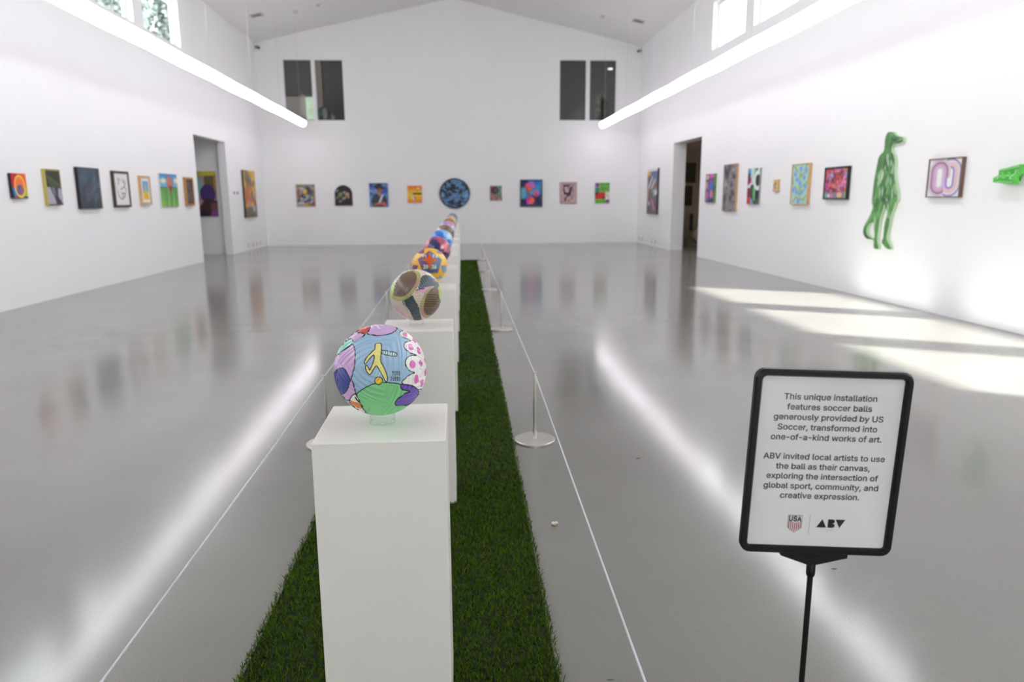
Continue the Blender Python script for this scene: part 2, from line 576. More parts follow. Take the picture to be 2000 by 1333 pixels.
def far_window(h, m0, m1):
    global wn_i
    wn_i += 1
    x0, x1, z0, z1 = h
    bm = bmesh.new(); f = .03; y0, y1 = WF + .015, WF + .085
    add_box(bm, x0, x1, y0, y1, z0, z0 + f); add_box(bm, x0, x1, y0, y1, z1 - f, z1)
    add_box(bm, x0, x0 + f, y0, y1, z0 + f, z1 - f); add_box(bm, x1 - f, x1, y0, y1, z0 + f, z1 - f)
    fr = struct(link_bm('window_%d' % wn_i, bm, M_VINYL))
    bm = bmesh.new(); add_box(bm, m0, m1, y0 - .005, y1, z0 + f, z1 - f)
    link_bm('mullion', bm, M_VINYL, fr)
    for a, b in ((x0 + f, m0), (m1, x1 - f)):
        bm = bmesh.new()
        bm.faces.new([bm.verts.new(p) for p in ((a, WF + .05, z0 + f), (b, WF + .05, z0 + f), (b, WF + .05, z1 - f), (a, WF + .05, z1 - f))])
        link_bm('pane', bm, G_DARK, fr)
for h in NEAR_FILL:  # frames and panes of the added, unseen near glazing
    wn_i += 1
    bm = bmesh.new(); f = .05
    add_box(bm, h[0], h[1], WB - .12, WB - .06, h[2], h[2] + f); add_box(bm, h[0], h[1], WB - .12, WB - .06, h[3] - f, h[3])
    add_box(bm, h[0], h[0] + f, WB - .12, WB - .06, h[2] + f, h[3] - f); add_box(bm, h[1] - f, h[1], WB - .12, WB - .06, h[2] + f, h[3] - f)
    fr = struct(link_bm('window_%d' % wn_i, bm, M_VINYL))
    bm = bmesh.new()
    bm.faces.new([bm.verts.new(p) for p in ((h[0] + f, WB - .09, h[2] + f), (h[1] - f, WB - .09, h[2] + f), (h[1] - f, WB - .09, h[3] - f), (h[0] + f, WB - .09, h[3] - f))])
    link_bm('pane', bm, G_PANE, fr)
far_window(FW[0], -4.04, -3.93)
far_window(FW[1], 3.82, 3.94)

def room_box(name, x0, x1, y0, y1, z0, z1, m, skip=()):
    bm = bmesh.new()
    t = .08
    if 'x0' not in skip: add_box(bm, x0 - t, x0, y0 - t, y1 + t, z0, z1)
    if 'x1' not in skip: add_box(bm, x1, x1 + t, y0 - t, y1 + t, z0, z1)
    if 'y0' not in skip: add_box(bm, x0, x1, y0 - t, y0, z0, z1)
    if 'y1' not in skip: add_box(bm, x0, x1, y1, y1 + t, z0, z1)
    if 'top' not in skip: add_box(bm, x0 - t, x1 + t, y0 - t, y1 + t, z1, z1 + t)
    if 'bot' not in skip: add_box(bm, x0 - t, x1 + t, y0 - t, y1 + t, z0 - t, z0)
    return struct(link_bm(name, bm, m))
# rooms seen through the two doorways and the two upper windows of the far wall
room_box('wall_left_room', -8.6, WL - WTHL, 15.0, 18.56, 0.0, 3.0, M_WALL, ('x1', 'bot'))
room_box('wall_right_room', WR + WTHR, 9.6, 14.4, 20.45, 0.0, 2.95, mat('warm_grey_room_paint', (160, 149, 139), .7, var=.03), ('x0', 'bot'))
room_box('wall_upper_left_room', -7.2, -1.2, WF + .28, 27.0, 3.2, 6.6, M_DARKROOM, ('y0',))
room_box('wall_upper_right_room', 1.2, 7.4, WF + .28, 27.0, 3.2, 6.6, M_DARKROOM, ('y0',))
bm = bmesh.new()
add_box(bm, -7.1, -4.43, 25.0, 25.1, 3.2, 4.62)
add_box(bm, -4.40, -4.12, 24.0, 24.25, 3.2, 6.6)
struct(link_bm('wall_upper_partition', bm, M_TAUPE))
bm = bmesh.new()
add_box(bm, WR + .9, WR + 2.2, 20.25, 20.33, 2.915, 2.95)
o = link_bm('ceiling_light', bm, mat('warm_strip_light', (255, 240, 220), 0.5, var=0, emit=(1, .85, .7), estr=.5))
tag(o, 'dim strip light on the ceiling of the dark room through the right doorway', 'light')
bm = bmesh.new()
add_box(bm, 7.6, 8.8, 17.0, 18.2, 2.92, 2.95)  # unseen panel added to lift the brightness of this room
o = link_bm('ceiling_light', bm, mat('added_fill_panel', (255, 240, 220), 0.5, var=0, emit=(1, .86, .72), estr=4.5))
tag(o, 'added unseen fill panel on the ceiling of the dark room beyond the right doorway', 'light')
bm = bmesh.new()
add_box(bm, -4.84, -4.58, 24.96, 24.995, 3.90, 4.60)
o = link_bm('trim_upper_window', bm, mat('green_daylight_pane', (150, 175, 145), 0.4, var=.2, scale=6, emit=(.42, .55, .38), estr=.75))
struct(o, 'pale green daylit window in the room behind the left upper window')
bm = bmesh.new()
add_box(bm, 5.02, 5.16, 24.5, 24.6, 5.45, 5.5)
o = link_bm('ceiling_light', bm, mat('small_lamp', (255, 250, 240), .5, var=0, emit=(1, .95, .9), estr=.8))
tag(o, 'tiny white lamp behind the right upper window', 'light')

# ---------------------------------------------------------------- outside: ground and trees by the left wall
bm = bmesh.new(); add_box(bm, -60, WL - WTHL - .01, -40, 90, -.5, -.3); add_box(bm, WL - WTHL - .01, 40, -40, WB - .31, -.5, -.3)
struct(link_bm('ground', bm, mat('outdoor_paving', (158, 155, 152), .9, var=.1, scale=2)))
M_BARK = mat('bark', (110, 98, 84), .9, var=.2, scale=12)
def leaf_mat():
    m = mat('pale_leaves', (156, 166, 160), .6, var=.05, scale=1.2)
    b = m.node_tree.nodes['Principled BSDF']
    b.inputs['Subsurface Weight'].default_value = 0.0
    tr = m.node_tree.nodes.new('ShaderNodeBsdfTranslucent'); tr.inputs[0].default_value = (.38, .42, .395, 1)
    mx = m.node_tree.nodes.new('ShaderNodeMixShader'); mx.inputs[0].default_value = .5
    out = m.node_tree.nodes['Material Output']
    m.node_tree.links.new(b.outputs[0], mx.inputs[1]); m.node_tree.links.new(tr.outputs[0], mx.inputs[2])
    m.node_tree.links.new(mx.outputs[0], out.inputs['Surface'])
    return m
M_LEAF = leaf_mat()
def tree(x, y, h, r, label, seed):
    g = np.random.default_rng(seed)
    t = thing('tree', label, 'tree', (x, y, -.3), 0, 'trees outside the left windows')
    bm = bmesh.new(); add_tube(bm, [(0, 0, 0), (.1, 0, h * .4), (0, .1, h * .8)], [.22, .16, .06], 8)
    link_bm('trunk', bm, M_BARK, t, True)
    n = 80000
    c = g.normal(size=(150, 3)); c /= np.linalg.norm(c, axis=1)[:, None]
    c *= (g.random((150, 1)) ** .4) * np.array([r, r, h * .36]) * .85
    k = g.integers(150, size=n)
    p = c[k] + g.normal(size=(n, 3)) * r * .2 + np.array([0, 0, h * .66])
    a = g.normal(size=(n, 3)); a /= np.linalg.norm(a, axis=1)[:, None]
    b = np.cross(a, g.normal(size=(n, 3))); b /= np.linalg.norm(b, axis=1)[:, None]
    s = g.uniform(.06, .12, (n, 1))
    co = np.concatenate([p - a * s, p + b * s * .6, p + a * s, p - b * s * .6])
    ar = np.arange(n)
    grid_mesh('crown', co, None, np.stack([ar, ar + n, ar + 2 * n, ar + 3 * n], -1), M_LEAF, t)
tree(-11.4, 32.4, 13.0, 2.7, 'pale green tree outside the left high window nearest the far wall', 3)
tree(-12.4, 24.4, 12.6, 2.5, 'pale green tree outside the second high window of the left wall', 4)
tree(-14.2, 40.5, 15.5, 3.4, 'taller pale tree standing farthest off beyond the left high windows', 5)

# ---------------------------------------------------------------- long pendant tubes
M_TUBE = mat('lit_tube', (255, 250, 255), .4, var=0, emit=(.985, .945, 1.02), estr=TUBE_STRENGTH)
nt_ = M_TUBE.node_tree                              # the strip inside shines mostly downwards, the top of the sleeve only glows
ge_ = nt_.nodes.new('ShaderNodeNewGeometry'); sx_ = nt_.nodes.new('ShaderNodeSeparateXYZ')
mr_ = nt_.nodes.new('ShaderNodeMapRange')
mr_.inputs['From Min'].default_value = -0.12; mr_.inputs['From Max'].default_value = -1.0
mr_.inputs['To Min'].default_value = 3.5; mr_.inputs['To Max'].default_value = TUBE_STRENGTH
nt_.links.new(ge_.outputs['Normal'], sx_.inputs[0]); nt_.links.new(sx_.outputs['Z'], mr_.inputs['Value'])
nt_.links.new(mr_.outputs[0], nt_.nodes['Principled BSDF'].inputs['Emission Strength'])
M_WIRE = mat('steel_wire', (205, 205, 210), .35, .6, var=.03)
def pendant(side, label):
    xe, xs = (-4.205, -3.985) if side == 'left' else (4.245, 4.150)
    ye = 21.16 if side == 'left' else 21.45
    z = 3.41
    def X(y): return xs + (xe - xs) * (y / ye)
    t = thing('pendant_tube_light', label, 'light', (X(10), 10, z), 0, 'long pendant tube lights')
    r = .098
    hang = [ye - .35, 18.4, 15.84, 13.19, 10.55, 7.9, 5.26, 2.6, 0.3]
    bm = bmesh.new()
    ys = [0.0] + sorted([h + dy for h in hang[1:] for dy in (-1.3, 0)] + [ye - .35])
    ys = [y for y in ys if -.01 < y < ye - .1]
    pts = [(X(y) - X(10), y - 10, .006 if i % 2 else -.006) for i, y in enumerate(ys)] + [(X(ye) - X(10), ye - 10 - .06, 0)]
    rr = [r] * len(pts)
    # rounded far end
    for s in (.3, .6, .85, .97):
        pts.append((X(ye) - X(10), ye - 10 - .06 + s * r * .8, 0)); rr.append(r * math.sqrt(1 - s * s))
    add_tube(bm, pts, rr, 20)
    link_bm('diffuser_tube', bm, M_TUBE, t, True)
    bm = bmesh.new(); add_tube(bm, [(X(0) - X(10), -10.06, -.006), (X(0) - X(10), -10.0, -.006)], r * 1.02, 20)
    link_bm('end_cap', bm, M_WHITE, t)
    s_ = sl if side == 'left' else sr
    for y in hang:
        x = X(y); zt = APEX - s_ * abs(x - APEX_X)
        bm = bmesh.new(); add_tube(bm, [(x - X(10), y - 10, r * .95), (x - X(10), y - 10, zt - z - .012)], .0022, 6)
        w = link_bm('suspension_wire', bm, M_WIRE, t)
        bm = bmesh.new(); add_lathe(bm, [(0, 0), (.03, 0), (.03, .02), (0, .02)], 12, (x - X(10), y - 10), zt - z - .018)
        link_bm('ceiling_rose', bm, M_WHITE, w)
pendant('left', 'long glowing white tube light hung near the left wall')
pendant('right', 'long glowing white tube light hung near the right wall')

# ---------------------------------------------------------------- ceiling and wall fittings
def on_ceiling(x, y, drop=0.0):
    s_ = sl if x < 0 else sr
    return (x, y, APEX - s_ * abs(x - APEX_X) - drop), (math.atan(-sl) if x < 0 else math.atan(sr))
M_VENT = mat('vent_slats', (205, 203, 202), .5, var=.02)
M_DARK = mat('painted_shade', (46, 44, 44), .8, var=.05)
def vent(x, y, label):
    loc, ry = on_ceiling(x, y)
    t = thing('ceiling_vent', label, 'vent', loc, 0, 'ceiling vents by the far wall')
    t.rotation_euler = (0, ry, 0)
    w = .155
    bm = bmesh.new()
    for q in ((-w, w, -w, -w + .025), (-w, w, w - .025, w), (-w, -w + .025, -w + .025, w - .025), (w - .025, w, -w + .025, w - .025)):
        add_box(bm, q[0], q[1], q[2], q[3], -.014, 0)
    link_bm('vent_frame', bm, M_VENT, t)
    bm = bmesh.new(); add_box(bm, -w + .025, w - .025, -w + .025, w - .025, -.003, 0)  # solid thin plate; its dark colour stands in for shade inside the duct
    link_bm('duct_shade_plate', bm, M_DARK, t)
    for k in range(4):
        bm = bmesh.new(); xx = -w + .05 + k * .066
        add_box(bm, xx, xx + .022, -w + .025, w - .025, -.013, -.004)
        link_bm('slat', bm, M_VENT, t)
vent(-4.83, 19.39, 'small square slatted vent on the left slope of the ceiling')
vent(4.76, 19.49, 'small square slatted vent on the right slope of the ceiling')
def detector(x, y, label, r=.07):
    loc, ry = on_ceiling(x, y)
    bm = bmesh.new(); add_lathe(bm, [(0, -.045), (r * .55, -.045), (r * .8, -.03), (r, -.018), (r, 0), (0, 0)], 24)
    o = link_bm('smoke_detector', bm, M_VENT, None, True); o.location = loc; o.rotation_euler = (0, ry, 0)
    tag(o, label, 'detector', 'round ceiling detectors')
detector(-3.97, 19.81, 'round white ceiling detector nearer the left ceiling vent')
detector(-3.37, 19.70, 'small white ceiling detector nearer the ridge on the left slope', .05)
detector(3.90, 19.89, 'round white ceiling detector beside the right ceiling vent')
def security_camera(x, z, d, label):
    t = thing('security_camera', label, 'camera', (x, WF, z), 0, 'security cameras in the upper corners')
    bm = bmesh.new(); add_lathe(bm, [(0, 0), (.035, 0), (.035, .015), (.012, .02), (.012, .05), (0, .05)], 16)
    bmesh.ops.rotate(bm, verts=bm.verts, cent=(0, 0, 0), matrix=Matrix.Rotation(math.pi / 2, 3, 'X'))
    link_bm('wall_mount', bm, M_VENT, t, True)
    bm = bmesh.new(); add_tube(bm, [(-d * .05, -.05, .01), (d * .0, -.075, -.005), (d * .05, -.11, -.025)], [.036, .042, .038], 14)
    b = link_bm('camera_body', bm, mat('grey_camera_shell', (150, 147, 143), .5), t, True)
    bm = bmesh.new(); add_tube(bm, [(d * .05, -.11, -.025), (d * .056, -.117, -.029)], .028, 14)
    link_bm('lens', bm, M_BLACK, b, True)
security_camera(-5.46, 5.51, 1, 'small security camera high in the far left corner')
security_camera(5.36, 5.51, -1, 'small security camera high in the far right corner')
def plate(wall, y, z, w, h, name, label, cat, group, holes):
    t = thing(name, label, cat, (WL if wall == 'left' else WR, y, z), WALLS[wall], group)
    bm = bmesh.new(); add_box(bm, -w / 2, w / 2, -.007, 0, -h / 2, h / 2, .002)
    link_bm('cover_plate', bm, M_VENT, t)
    for hx, hz, hw, hh, nm, m in holes:
        bm = bmesh.new(); add_box(bm, hx - hw / 2, hx + hw / 2, -.010, -.006, hz - hh / 2, hz + hh / 2, .001)
        link_bm(nm, bm, m, t)
M_TOG = mat('grey_toggle', (120, 116, 112), .5)
sock = [(0, .024, .032, .028, 'socket', M_TOG), (0, -.024, .032, .028, 'socket', M_TOG)]
for wall, ys in (('left', (19.80, 20.24, 20.60, 20.97)), ('right', (21.53, 21.16, 20.07, 19.70))):
    for y, w_ in zip(ys, ('nearest the doorway', 'second from the doorway', 'third from the doorway', 'nearest the far corner') if wall == 'left' else
                     ('nearest the far corner', 'second from the far corner', 'third from the far corner', 'nearest the doorway')):
        plate(wall, y, .125, .075, .118, 'wall_outlet', 'low outlet plate on the %s wall, %s' % (wall, w_), 'outlet', 'low outlets at the far end of the %s wall' % wall, sock)
for y, w_ in ((18.88, 'nearer the left doorway'), (19.17, 'nearer the tall orange painting')):
    plate('left', y, 1.50, .17, .075, 'light_switch', 'small switch plate on the left wall, ' + w_, 'switch', 'switch plates by the left doorway',
          [(-.045, 0, .035, .05, 'toggle', M_TOG), (.045, 0, .035, .05, 'toggle', M_TOG)])

# ---------------------------------------------------------------- things in the dark room beyond the right doorway
M_INK = mat('near_black_print', (34, 31, 27), .5, var=.25, scale=9)
M_FRAME_BLACK = mat('black_picture_frame', (30, 27, 26), .4, var=.05)
def dark_picture(x0, x1, z0, z1, label):
    P = Paint(30, 40, (40, 36, 31), 5); P.blots(30, [(30, 28, 24), (56, 50, 40), (46, 42, 36)], .05, .15)
    picture('far', x0, x1, z0, z1, .03, P, label, frame=M_FRAME_BLACK, fw=.025, loc=((x0 + x1) / 2, 20.45, z0), group='dark pictures beyond the right doorway', name='framed_picture', cat='picture')
dark_picture(6.22, 6.745, 1.74, 2.29, 'dark framed picture seen through the right doorway, upper of two')
dark_picture(6.20, 6.665, 1.10, 1.657, 'dark framed picture seen through the right doorway, lower of two')
dark_picture(6.57, 6.72, .40, .872, 'narrow dark panel leaning low beyond the right doorway')
bm = bmesh.new(); add_box(bm, 6.485, 6.56, 20.26, 20.33, 0, .886, .006)
tag(link_bm('floor_stand', bm, mat('pale_post_paint', (150, 142, 134), .5)), 'thin pale post standing beyond the right doorway', 'stand')
t = thing('curved_chair', 'pale crescent shaped chair on the floor beyond the right doorway', 'chair', (6.80, 20.08, 0))
bm = bmesh.new()
prof = []
for i in range(25):
    a = math.radians(100 + 190 * i / 24)
    rr = .215
    prof.append((rr * math.cos(a), .29 + rr * math.sin(a)))
n = len(prof)
rows = []
for y in (-.16, .16):
    rows.append([[bm.verts.new((p[0] * s, y, .29 + (p[1] - .29) * s)) for p in prof] for s in (1.0,)][0])
    th = [1 - .5 * math.sin(math.pi * i / (n - 1)) for i in range(n)]
    rows.append([bm.verts.new((p[0] * h_ + .03 * (1 - h_), y, .29 + (p[1] - .29) * h_)) for p, h_ in zip(prof, th)])
for i in range(n - 1):
    bm.faces.new((rows[0][i], rows[0][i + 1], rows[1][i + 1], rows[1][i]))
    bm.faces.new((rows[2][i], rows[2][i + 1], rows[3][i + 1], rows[3][i]))
    bm.faces.new((rows[0][i], rows[0][i + 1], rows[2][i + 1], rows[2][i]))
    bm.faces.new((rows[1][i], rows[1][i + 1], rows[3][i + 1], rows[3][i]))
link_bm('shell', bm, mat('cream_shell', (190, 180, 168), .5), t, True)
bm = bmesh.new(); add_lathe(bm, [(0, 0), (.12, 0), (.12, .02), (.03, .04), (.03, .09), (0, .09)], 20)
link_bm('foot', bm, mat('cream_shell', (190, 180, 168), .5), t, True)

# small plants in the rooms behind the upper far windows
def plant(x, y, z, h, label, seed, col):
    g = np.random.default_rng(seed)
    t = thing('potted_plant', label, 'plant', (x, y, z))
    bm = bmesh.new(); add_lathe(bm, [(0, 0), (.10, 0), (.14, .22), (.13, .22), (.12, .2), (0, .2)], 20)
    link_bm('pot', bm, M_TAUPE, t, True)
    n = 130
    a = g.uniform(0, 6.28, n); e = g.uniform(.2, 1.3, n); L = g.uniform(.15, .32, n)
    b = np.stack([np.zeros(n), np.zeros(n), g.uniform(.25, h, n)], 1)
    d = np.stack([np.cos(a) * np.cos(e), np.sin(a) * np.cos(e), np.sin(e)], 1)
    s = np.stack([-np.sin(a), np.cos(a), np.zeros(n)], 1)
    L = L[:, None]
    co = np.concatenate([b, b + d * L * .5 + s * .045, b + d * L - np.array([0, 0, .06]), b + d * L * .5 - s * .045])
    ar = np.arange(n)
    grid_mesh('foliage', co, None, np.stack([ar, ar + n, ar + 2 * n, ar + 3 * n], -1), mat('foliage_%s' % seed, col, .5, var=.2), t)
plant(-4.10, 23.2, 3.205, .75, 'dim teal green plant low behind the left upper window', 11, (110, 160, 130))
plant(4.62, 23.3, 3.205, 1.1, 'dim green plant behind the right upper window', 12, (66, 98, 50))

# ---------------------------------------------------------------- artworks
M_WOOD = mat('light_wood_frame', (206, 166, 118), .5, var=.12, scale=25)
M_TAN = mat('tan_frame', (190, 160, 130), .5, var=.08, scale=25)
M_OAK = mat('honey_oak_frame', (178, 128, 62), .5, var=.15, scale=25)
M_ESPRESSO = mat('espresso_frame', (66, 56, 48), .45, var=.08)
M_PINKFR = mat('dusty_pink_frame', (176, 150, 140), .5, var=.08)
M_MOUNT = mat('white_mount', (236, 233, 230), .7, var=.01)
GL, GR, GF = 'paintings on the left wall', 'artworks on the right wall', 'paintings on the far wall'

# left wall
P = Paint(64, 64, (235, 60, 35), 2)
P.poly([(0, 0), (.45, 0), (.2, .5), (0, .55)], (205, 20, 50)); P.ell(.95, .2, .3, .3, (245, 90, 30), soft=.3)
P.rect(0, .55, 1, 1, (40, 35, 70)); P.poly([(0, .55), (.35, .6), (.3, .95), (.1, .95)], (50, 120, 200)); P.rect(.75, .55, 1, 1, (185, 190, 50))
P.rect(0, .9, 1, 1, (55, 50, 60)); P.rect(.1, .92, .3, 1, (200, 70, 80)); P.rect(.5, .9, .7, 1, (120, 170, 200))
P.ell(.52, .5, .36, .42, (250, 150, 45)); P.ell(.5, .4, .28, .27, (248, 120, 70), soft=.2); P.ell(.52, .65, .24, .2, (110, 95, 150))
P.blots(30, [(90, 80, 160), (150, 110, 130), (70, 90, 140), (190, 90, 80)], .02, .05, (.36, .5, .68, .8)); P.ring(.52, .52, .34, .42, .05, (240, 225, 60))
picture('left', 9.609, 9.921, 1.356, 1.668, .04, P, 'small red and orange square painting with a yellow ringed oval', (32, 30, 44), group=GL)

P = Paint(56, 76, (52, 56, 40), 3)
P.rect(0, .5, 1, 1, (178, 174, 186)); P.poly([(.05, .15), (1, .45), (1, .55), (.3, .5), (.05, .3)], (74, 86, 50), .8); P.line([(.05, .18), (.95, .47)], .02, (120, 120, 100))
P.poly([(.2, .5), (.75, .5), (.7, .75), (1, 1), (.55, 1), (.45, .8)], (62, 58, 70)); P.poly([(.3, .52), (.5, .5), (.55, .7), (.45, .75)], (150, 146, 160), .7)
P.rect(0, 0, 1, .05, (150, 142, 80)); P.rect(.93, 0, 1, .5, (140, 125, 70)); P.rect(0, .96, 1, 1, (90, 80, 70))
picture('left', 10.368, 10.735, 1.268, 1.75, .05, P, 'painting split in half, dark olive above and grey folds below', (192, 178, 92), group=GL)

P = Paint(80, 96, (62, 74, 84), 4)
P.blots(40, [(58, 68, 80), (70, 86, 94), (54, 64, 70)], .08, .2, soft=.5)
P.blots(16, [(72, 98, 118), (66, 90, 112), (82, 108, 124)], .04, .1, (.1, .15, .95, .75), rot=2.1, soft=.6, al=.7)
P.blots(10, [(92, 76, 86), (84, 70, 84), (96, 80, 84)], .03, .08, (.35, .3, .9, .85), soft=.6, al=.7); P.line([(.95, .35), (.5, .62)], .07, (72, 112, 150), .6); P.line([(.75, .1), (.65, .95)], .05, (86, 120, 140), .5)
P.rect(.965, 0, 1, 1, (150, 138, 96))
picture('left', 11.221, 11.875, 1.207, 1.812, .05, P, 'large dark slate blue abstract painting with faint red strokes', (30, 30, 34), group=GL)

P = Paint(60, 84, (232, 228, 226), 5)
for q in ([(.25, .2), (.35, .28), (.3, .35)], [(.3, .15), (.45, .22)], [(.6, .18), (.7, .3), (.75, .22)], [(.2, .55), (.3, .75), (.5, .82), (.7, .7), (.75, .6)],
          [(.45, .6), (.55, .68), (.6, .6), (.72, .66)], [(.7, .4), (.85, .55)], [(.4, .5), (.65, .45), (.8, .3)], [(.5, .72), (.62, .76)]):
    P.line(q, .035, (70, 62, 66), .85)
P.line([(.18, .5), (.26, .72), (.4, .82)], .03, (196, 140, 90), .9); P.line([(.15, .3), (.2, .6)], .02, (160, 150, 150))
picture('left', 12.339, 12.907, 1.218, 1.798, .045, P, 'black framed white sheet with loose black brush lines', frame=M_ESPRESSO, fw=.035, group=GL, name='framed_drawing', cat='drawing')

P = Paint(44, 60, (110, 165, 215), 6)
P.rect(0, .62, 1, 1, (226, 190, 40)); P.ell(.5, .75, .42, .3, (230, 196, 48), soft=.2); P.poly([(.3, .68), (.42, .3), (.5, .15), (.62, .3), (.6, .5), (.7, .68)], (205, 200, 80)); P.ell(.55, .82, .2, .12, (214, 172, 20)); P.rect(.42, .3, .58, .6, (214, 206, 60), .7)
picture('left', 13.353, 13.773, 1.252, 1.753, .04, P, 'small wood framed picture of a yellow shape on light blue', frame=M_WOOD, fw=.04, mount=M_MOUNT, mw=.05, group=GL, name='framed_picture', cat='picture')

P = Paint(72, 84, (70, 150, 205), 7)
P.vgrad((66, 140, 196), (120, 180, 215), 0, .4); P.ell(.2, .22, .16, .09, (235, 228, 200), soft=.4); P.ell(.92, .2, .12, .1, (235, 228, 190), soft=.4)
P.rect(0, .4, 1, 1, (120, 195, 80)); P.vgrad((88, 160, 70), (140, 205, 84), .42, 1.0); P.rect(0, .4, 1, .425, (60, 84, 50))
for x, w_ in ((.22, .03), (.32, .05), (.55, .05), (.6, .03), (.82, .05), (.93, .04)):
    P.line([(x, .5), (x + .02, .7), (x, 1)], w_, (70, 90, 84), .75)
P.poly([(.42, .1), (.55, .05), (.68, .15), (.72, .4), (.6, .5), (.62, .62), (.55, .62), (.5, .48), (.4, .42)], (190, 96, 86)); P.poly([(.5, .35), (.7, .38), (.58, .66)], (120, 62, 60)); P.line([(.48, .12), (.5, .35)], .03, (226, 170, 150)); P.line([(.6, .12), (.62, .35)], .02, (226, 180, 160))
picture('left', 14.22, 15.075, 1.205, 1.825, .03, P, 'bright painting of a red figure in a green field under blue sky', (220, 224, 220), group=GL)

P = Paint(44, 64, (72, 60, 58), 8)
P.blots(60, [(150, 142, 136), (96, 84, 82), (58, 48, 48), (120, 112, 108)], .012, .03, (.1, .05, .9, .9), rot=1.57, stretch=6)
picture('left', 15.483, 15.925, 1.215, 1.787, .05, P, 'small oak framed dark picture with white scribbles beside the left doorway', frame=M_OAK, fw=.04, group=GL, name='framed_picture', cat='picture')

P = Paint(60, 90, (196, 158, 70), 9)
P.blots(40, [(214, 170, 60), (190, 140, 66), (220, 180, 80), (204, 130, 60)], .06, .16, (0, 0, 1, .55), rot=1.4, soft=.5)
P.blots(12, [(110, 100, 90), (90, 84, 96)], .05, .1, (.1, .05, .8, .5), soft=.5, al=.7); P.blots(14, [(196, 104, 70), (180, 96, 70), (220, 150, 60)], .05, .12, (.1, .4, .6, .8), rot=1.5, soft=.5)
P.rect(0, .78, 1, 1, (96, 92, 88), .85); P.ell(.75, .55, .12, .12, (170, 168, 172), rot=.9); P.ell(.75, .8, .12, .14, (172, 172, 178), rot=-.9); P.ell(.35, .7, .1, .1, (186, 140, 160)); P.ell(.55, .72, .1, .07, (230, 160, 60)); P.line([(.6, .5), (.95, .78)], .1, (96, 72, 66), .8)
picture('left', 19.611, 20.696, .868, 2.09, .05, P, 'tall orange and grey abstract painting between the left doorway and the corner', (60, 52, 30), group=GL)

# far wall
P = Paint(64, 76, (160, 156, 150), 10)
P.blots(90, [(70, 66, 66), (200, 196, 186), (120, 130, 150), (150, 90, 80), (100, 120, 100), (60, 90, 130), (176, 170, 160)], .03, .09)
P.rect(0, 0, .35, .1, (90, 140, 90)); P.rect(.4, .04, .6, .12, (110, 120, 180)); P.poly([(.36, .22), (.58, .22), (.52, .42), (.42, .42)], (214, 200, 40)); P.rect(.45, .85, .62, 1, (210, 150, 40)); P.poly([(.85, .82), (1, .75), (1, 1), (.85, 1)], (140, 60, 100)); P.poly([(.05, .2), (.2, .2), (.12, .36)], (190, 80, 70)); P.rect(.1, .82, .4, .9, (176, 206, 216))
picture('far', -4.658, -4.115, 1.124, 1.768, .03, P, 'tan framed busy painting with a yellow spot, leftmost on the far wall', frame=M_TAN, fw=.025, group=GF)

P = Paint(64, 76, (38, 34, 34), 11)
P.vgrad((36, 34, 36), (54, 34, 38), .3, 1)
for x, y, c in ((.15, .28, (170, 170, 178)), (.55, .36, (190, 192, 200)), (.15, .6, (150, 140, 150)), (.5, .65, (176, 190, 180)), (.32, .78, (180, 160, 170)), (.6, .6, (160, 176, 170))):
    P.ell(x, y, .09, .07, c, rot=-.6, soft=.4, al=.8)
P.blots(8, [(140, 150, 80), (120, 134, 70)], .03, .06, (.25, .38, .45, .6), rot=-1, soft=.4); P.blots(10, [(210, 160, 110), (196, 150, 120)], .03, .06, (.62, .4, .85, .6), rot=1.2, soft=.4)
mk = np.zeros((76, 64), bool)
xx, yy = P.X - .5, P.Y
mk = (yy > .42) | ((xx / .5) ** 2 + ((yy - .42) / .42) ** 2 < 1)
o = canvas_mesh('painting', .502, .588, .03, P, (30, 28, 30), paint_mat('painted_canvas', .55), mask=mk)
o.location = wall_loc('far', -3.555, -3.053, 1.147)
tag(o, 'black arch topped panel with pale flowers on the far wall', 'painting', GF)

P = Paint(72, 88, (80, 120, 190), 12)
P.blots(24, [(150, 180, 220), (110, 150, 206), (50, 66, 150), (60, 80, 170)], .06, .14, (0, 0, 1, .5), rot=.4, soft=.5)
P.rect(0, .5, .25, 1, (100, 146, 200)); P.rect(.85, .4, 1, 1, (84, 130, 200)); P.ell(.52, .75, .42, .34, (62, 68, 78)); P.poly([(.2, .5), (.45, .45), (.85, .6), (.9, 1), (.2, 1)], (60, 66, 76))
P.ell(.56, .24, .17, .2, (150, 96, 80), rot=.3); P.ell(.5, .12, .2, .13, (36, 40, 48), rot=-.5); P.ell(.56, .17, .3, .06, (40, 44, 54), rot=.3); P.poly([(.4, .4), (.6, .35), (.6, .55), (.5, .55)], (176, 128, 104)); P.poly([(.65, .5), (.78, .45), (.6, .82), (.45, .85)], (200, 212, 222)); P.line([(.3, .9), (.55, .86), (.85, .9)], .11, (196, 110, 86)); P.line([(.75, .82), (.8, .95)], .12, (206, 104, 84)); P.rect(0, 0, 1, .03, (40, 40, 44))
picture('far', -2.548, -2.012, 1.111, 1.789, .035, P, 'portrait of a person in a dark hat and jacket against blue', (60, 70, 90), group=GF)

